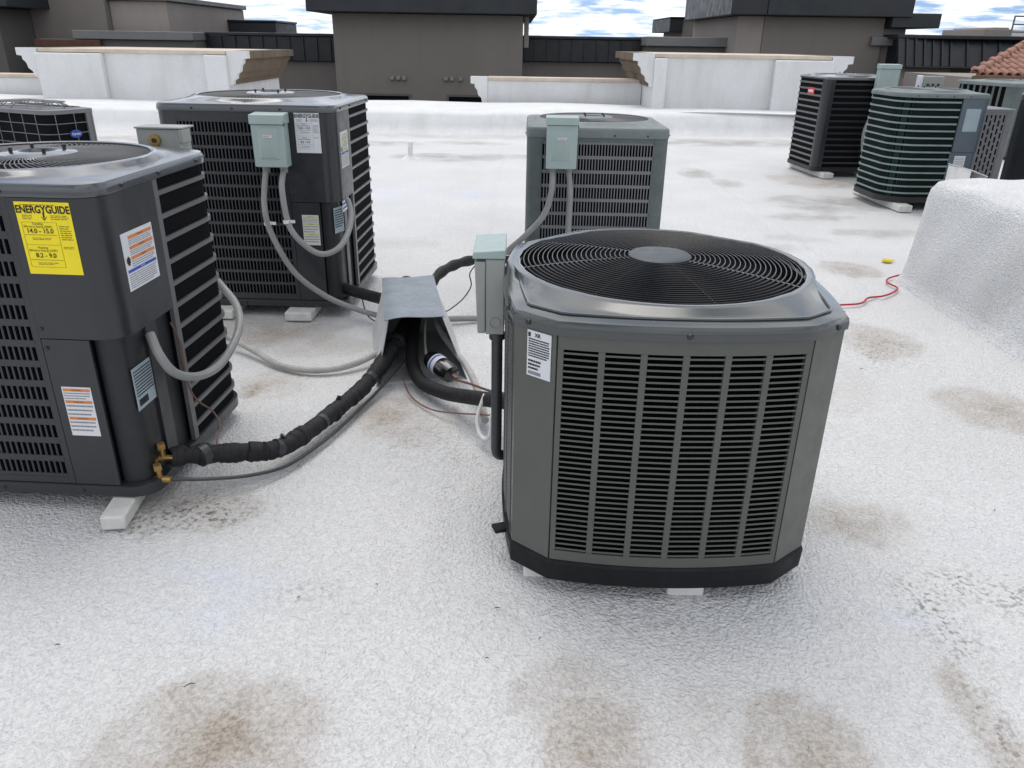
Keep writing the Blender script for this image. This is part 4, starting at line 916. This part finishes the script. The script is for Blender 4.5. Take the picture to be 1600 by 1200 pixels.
# wrapped suction line from the yellow labelled unit
base = smoothpath([(-1.085, 2.155, .125), (-1.05, 2.175, .122), (-.99, 2.215, .105), (-.90, 2.265, .085), (-.81, 2.325, .065), (-.755, 2.43, .058), (-.705, 2.57, .055), (-.655, 2.72, .055), (-.61, 2.86, .06), (-.565, 3.02, .085), (-.515, 3.18, .14), (-.50, 3.40, .15)], 14)
rad = []; q = 0.
for i in range(len(base)):
    q = .72*q+random.uniform(-.0022, .0022); rad.append(.0312+q+.0016*math.sin(i*.31)+(.0035 if random.random() < .06 else 0))
base = [b_+Vector((random.uniform(-1, 1), random.uniform(-1, 1), random.uniform(-1, 1)))*.0016 for b_ in base]
t = thing('insulated_pipe', 'thick black wrapped pipe curving from the yellow labelled unit into the hood', 'pipe', (0, 0, 0))
part('insulation', MB().tube(base, rad, 14), m_rubber, t)
for i in (24, 57, 83, 118, 140):
    d = (base[i+1]-base[i]).normalized(); part('tape_band', MB().tube([base[i]-d*.014, base[i]+d*.014], rad[i]+.0022, 16), m_pvc, t)
[part('tape_tail', MB().box(-.010, .010, -.003, .003, 0, .020), m_pvc, t, loc=tuple(base[k_]+Vector((-.01, 0, .026))), rot=(.3, .5, .4+k_)) for k_ in (62, 95, 121)]
pipe('liquid_line', 'thin dark pipe running beneath the thick wrapped pipe', 'pipe', [(-1.09, 2.10, .075), (-1.05, 2.11, .070), (-.97, 2.14, .055), (-.86, 2.20, .035), (-.77, 2.29, .020), (-.70, 2.44, .016), (-.645, 2.60, .016), (-.60, 2.76, .018), (-.55, 2.92, .03), (-.47, 3.15, .08), (-.46, 3.4, .1)], .0062, m_pvc, 8)
t = thing('service_valves', 'pair of brass service valves at the foot of the yellow labelled unit', 'valve', (-1.098, 2.135, .05))
for (x, y, z) in ((-.012, .012, .075), (-.012, -.035, .025)):
    part('valve_body', MB().tube([(x-.03, y, z), (x+.035, y, z)], .011, 10), m_brass, t); part('valve_stem', MB().tube([(x, y, z), (x, y-.004, z+.036)], [.009, .008], 8), m_brass, t)
    part('valve_cap', MB().tube([(x, y-.004, z+.036), (x, y-.005, z+.056)], .013, 6), m_brass, t); part('service_port', MB().tube([(x-.015, y, z), (x-.015, y-.03, z+.004)], .006, 8), m_brass, t)
pipe('thermostat_wire', 'thin brown wire hanging down the recess of the yellow labelled unit', 'wire', [(-1.085, 2.30, .53), (-1.078, 2.33, .44), (-1.080, 2.33, .33), (-1.068, 2.35, .24), (-1.040, 2.40, .17), (-1.01, 2.37, .135), (-.985, 2.28, .13), (-.975, 2.235, .12)], .0032, m_copper, 6)
# sheet metal pipe hood
t = thing('pipe_hood', 'galvanised sheet metal hood on the roof where the pipes go down', 'pipe hood', (-.45, 3.35, 0))
def rel(p): return (p[0]+.45, p[1]-3.35, p[2])
def sheet(pts, th): # quad with thickness along its normal
    a, b, c, d = [Vector(rel(p)) for p in pts]; n = (b-a).cross(d-a).normalized()*th
    return MB().hexa([a-n, b-n, c-n, d-n, a, b, c, d])
FLt, FRt, BRt, BLt = (-.525, 3.065, .288), (-.305, 3.125, .288), (-.405, 3.66, .298), (-.625, 3.60, .298)
FLb, FRb, BRb, BLb = (-.590, 3.02, -.03), (-.190, 3.12, -.03), (-.30, 3.76, -.03), (-.72, 3.68, -.03)
part('left_panel', sheet([FLt, BLt, BLb, FLb], .003), m_galv_in, t, smooth=False); part('right_panel', sheet([BRt, FRt, FRb, BRb], .003), m_galv_in, t, smooth=False)
part('back_panel', sheet([BLt, BRt, BRb, BLb], .003), m_galv_in, t, smooth=False)
tp = [rel(p) for p in ((-.540, 3.045, .285), (-.292, 3.108, .285), (-.395, 3.675, .300), (-.640, 3.612, .300))]
vs = []; fs = []; n = 10
for i in range(n+1):
    for j in range(3):
        u = i/n; v = j/2
        a = Vector(tp[0]).lerp(Vector(tp[1]), u); b = Vector(tp[3]).lerp(Vector(tp[2]), u); q = a.lerp(b, v); q.z += .010*math.sin(PI*u)*(1-.6*v)+.004*math.sin(u*7+v)
        vs.append(tuple(q))
m = len(vs); vs += [(x, y, z-.003) for x, y, z in vs]
for i in range(n):
    for j in range(2):
        k = i*3+j; fs += [(k, k+3, k+4, k+1), (m+k+1, m+k+4, m+k+3, m+k)]
for i in range(n): fs += [(i*3, m+i*3, m+i*3+3, i*3+3), (i*3+2, i*3+5, m+i*3+5, m+i*3+2)]
for j in range(2): fs += [(j, j+1, m+j+1, m+j), (n*3+j+1, n*3+j, m+n*3+j, m+n*3+j+1)]
part('top_sheet', MB().add(vs, fs), m_galv, t)
part('floor_flange', MB().hexa([rel(p) for p in ((-.565, 3.04, -.01), (-.215, 3.13, -.01), (-.32, 3.7, -.01), (-.69, 3.62, -.01), (-.565, 3.04, .002), (-.215, 3.13, .002), (-.32, 3.7, .002), (-.69, 3.62, .002))]), m_galv_in, t, smooth=False)
pipe('foam_pipe', 'smooth black insulated pipe from the hood to the olive unit', 'pipe', [(-.46, 3.45, .17), (-.455, 3.28, .13), (-.435, 3.10, .07), (-.38, 2.96, .045), (-.28, 2.84, .055), (-.19, 2.74, .085), (-.10, 2.62, .13), (-.03, 2.52, .17), (.02, 2.46, .19)], .029, m_rubber, 14)
pipe('control_wire', 'thin dark wire drooping below the smooth black pipe', 'wire', [(-.475, 3.35, .16), (-.475, 3.16, .09), (-.465, 3.02, .03), (-.41, 2.88, .008), (-.32, 2.77, .010), (-.22, 2.68, .04), (-.12, 2.57, .09), (-.05, 2.5, .12)], .0035, m_copper, 6)
t = thing('filter_drier', 'glossy black filter drier cylinder with white band by the hood', 'filter drier', (-.305, 3.035, .085), 0)
t.scale = (1.15,)*3
ax = Vector((.105, -.13, -.02)).normalized(); body = [ax*k for k in (-.078, -.070, -.045, .045, .070, .078)]
part('canister', MB().tube(body, [.016, .032, .0385, .0385, .032, .016], 20), paint('gloss_black', (.008, .008, .009), .15, .1, 4, coat=.8), t)
bd = part('paper_band', MB().tube([ax*-.032, ax*.004], .0391, 20), m_paper, t); part('band_print', MB().tube([ax*-.024, ax*-.016], .0394, 20), m_blue, t)
for s_ in (-1, 1): part('fitting', MB().tube([ax*.076*s_, ax*.105*s_], [.010, .006], 10), m_copper, t)
pipe('liquid_line', 'thin copper pipe from filter drier to olive unit', 'pipe', [(-.235, 2.945, .065), (-.17, 2.86, .085), (-.09, 2.70, .13), (-.02, 2.54, .19), (.02, 2.47, .21)], .0052, m_copper, 8)
pipe('liquid_line', 'thin pale pipe from the hood down to the filter drier', 'pipe', [(-.405, 3.50, .20), (-.400, 3.34, .18), (-.395, 3.25, .14), (-.385, 3.17, .115), (-.378, 3.130, .10)], .0058, m_conduit_w, 8)
pipe('flexible_conduit', 'pale dusty conduit arcing from the hood towards the olive unit', 'conduit', [(-.37, 3.50, .18), (-.345, 3.36, .15), (-.27, 3.20, .11), (-.195, 3.04, .085), (-.145, 2.88, .06), (-.118, 2.74, .04), (-.10, 2.64, .03)], .0145, m_conduit_w)
pipe('wire_coil', 'loose pale wire bundle hooked beside the dark conduit of the olive unit', 'wire', [(-.10, 2.60, .16), (-.125, 2.56, .09), (-.12, 2.52, .045), (-.095, 2.48, .035), (-.075, 2.46, .07), (-.07, 2.46, .14)], .0075, m_pad, 8)
pipe('rigid_conduit', 'dark upright conduit below the tall grey box of the olive unit', 'conduit', [(-.046, 2.12, .567), (-.046, 2.12, .40), (-.046, 2.12, .24), (-.046, 2.122, .19), (-.038, 2.135, .165), (-.015, 2.15, .155)], .0165, m_pvc, 14)
pipe('insulated_pipe', 'black pipe from the tall charcoal unit to the back of the hood', 'pipe', [(-.93, 4.02, .13), (-.85, 3.96, .125), (-.72, 3.85, .13), (-.62, 3.70, .16), (-.58, 3.60, .17)], .030, m_rubber, 12)
pipe('insulated_pipe', 'black taped pipe arching from the hood towards the weathered green unit', 'pipe', [(-.46, 3.60, .17), (-.43, 3.72, .22), (-.37, 3.86, .27), (-.27, 4.02, .28), (-.14, 4.25, .24), (.0, 4.55, .16), (.10, 4.92, .12)], [.026+.003*math.sin(i*1.3) for i in range(49)], m_rubber, 12)
pipe('control_wire', 'thin wire dangling from the taped black pipe', 'wire', [(-.20, 4.12, .25), (-.24, 4.08, .20), (-.23, 4.02, .15), (-.27, 3.98, .09), (-.33, 3.93, .05), (-.36, 3.90, .04)], .0035, m_pvc, 6)
pipe('flexible_conduit', 'grey conduit lying on the roof from the hood to behind the olive unit', 'conduit', [(-.40, 3.75, .04), (-.33, 3.84, .02), (-.22, 3.87, .015), (-.08, 3.88, .016), (.1, 4.0, .016), (.2, 4.6, .02)], .016, m_conduit)
pipe('wire_loop', 'small dark cable loop behind the hood', 'wire', [(-.60, 3.72, .16), (-.585, 3.78, .23), (-.55, 3.80, .255), (-.51, 3.78, .24), (-.495, 3.72, .18)], .008, m_pvc, 8)
pipe('control_wire', 'thin black wire drooping between tall charcoal unit and hood', 'wire', [(-.80, 3.90, .10), (-.77, 3.84, .04), (-.72, 3.80, .015), (-.66, 3.74, .02)], .0035, m_pvc, 6)
pipe('flexible_conduit', 'grey conduit hanging from the box on the red badged unit', 'conduit', [(3.97, 9.0, .84), (3.92, 8.98, .7), (3.86, 8.96, .5), (3.88, 8.95, .3), (3.95, 8.95, .15)], .018, m_conduit)
pipe('flexible_conduit', 'black conduit curving out of the charcoal unit with the pale label', 'conduit', [(4.50, 6.70, .50), (4.46, 6.69, .40), (4.41, 6.68, .30), (4.41, 6.67, .20), (4.46, 6.66, .12), (4.6, 6.65, .08)], .018, m_pvc)
# small roof hood beyond the curb
t = thing('pipe_hood', 'small white open fronted hood with black pipes behind the foamed curb', 'pipe hood', (3.80, 6.65, .12), 8)
t.scale = (.62, .8, .92)
part('plinth', MB().box(-.14, .14, -.2, .22, -.13, 0), m_wallw, t, bevel=.02)
part('left_panel', MB().box(-.12, -.115, -.16, .2, 0, .36), m_pad, t); part('right_panel', MB().box(.115, .12, -.16, .2, 0, .30), m_pad, t)
part('top_sheet', MB().hexa([(-.13, -.18, .36), (.13, -.18, .30), (.13, .2, .31), (-.13, .2, .37), (-.13, -.18, .366), (.13, -.18, .306), (.13, .2, .316), (-.13, .2, .376)]), m_pad, t)
part('back_panel', MB().box(-.1149, .1149, .19, .2, 0, .30), m_black, t)
for k, (x, r) in enumerate(((-.05, .022), (.03, .028), (.0, .010))): part('pipe', MB().tube(smoothpath([(x, .15, .22), (x+.01, -.02, .2-k*.02), (x+.04, -.2, .08), (x+.06, -.4, .03)], 6), r, 8), m_rubber if k < 2 else m_conduit_w, t)
# vent pipe, wire, plastic cap, debris
t = thing('vent_pipe', 'short white vent pipe standing on the far roof', 'vent pipe', (-1.33, 10.0, 0))
part('pipe', MB().tube([(0, 0, -.02), (.01, 0, .20)], .032, 14), m_pad, t); part('boot', MB().tube([(0, 0, -.02), (0, 0, .015), (.002, 0, .04)], [.12, .07, .034], 16), m_wallw, t)
pipe('red_wire', 'red wire lying on the roof between the olive unit and the foamed curb', 'wire', [(1.20, 4.15, .006), (1.55, 4.20, .006), (1.90, 4.24, .006), (2.02, 4.28, .006), (2.10, 4.38, .006), (2.20, 4.42, .006), (2.30, 4.50, .006), (2.37, 4.60, .006), (2.36, 4.72, .006), (2.42, 4.82, .006), (2.52, 4.86, .02)], .0058, m_red, 8)
t = thing('plastic_cap', 'small yellow plastic cap lying near the foamed curb', 'cap', (2.60, 5.27, 0), 20)
part('disc', MB().tube([(0, 0, -.002), (0, 0, .012)], [.032, .028], 16), m_yel, t); part('tab', MB().box(.0, .055, -.014, .014, 0, .008), m_yel, t, bevel=.003)
for (x, y, a, L) in ((-.73, 1.33, .5, .026), (-.56, 1.64, .8, .010), (-.03, 1.61, .1, .018), (-.36, 1.70, 2.0, .008), (.08, 1.50, 1.0, .010), (1.27, 1.77, .4, .012), (1.57, 2.12, 1.2, .014), (-.05, 1.43, .2, .009), (1.62, 3.3, .3, .02), (-.74, 2.33, .9, .012), (-1.1, 1.45, .3, .012)):
    tag(part('twig', MB().tube([(-L/2, 0, .003), (0, L*.1, .005), (L/2, 0, .003)], [.0008, .0014, .0009], 6), m_screw, loc=(x, y, -.006), rot=(0, 0, a)), 'tiny dark twig or chip lying on the white foam roof', 'debris', 'specks of debris on the roof')
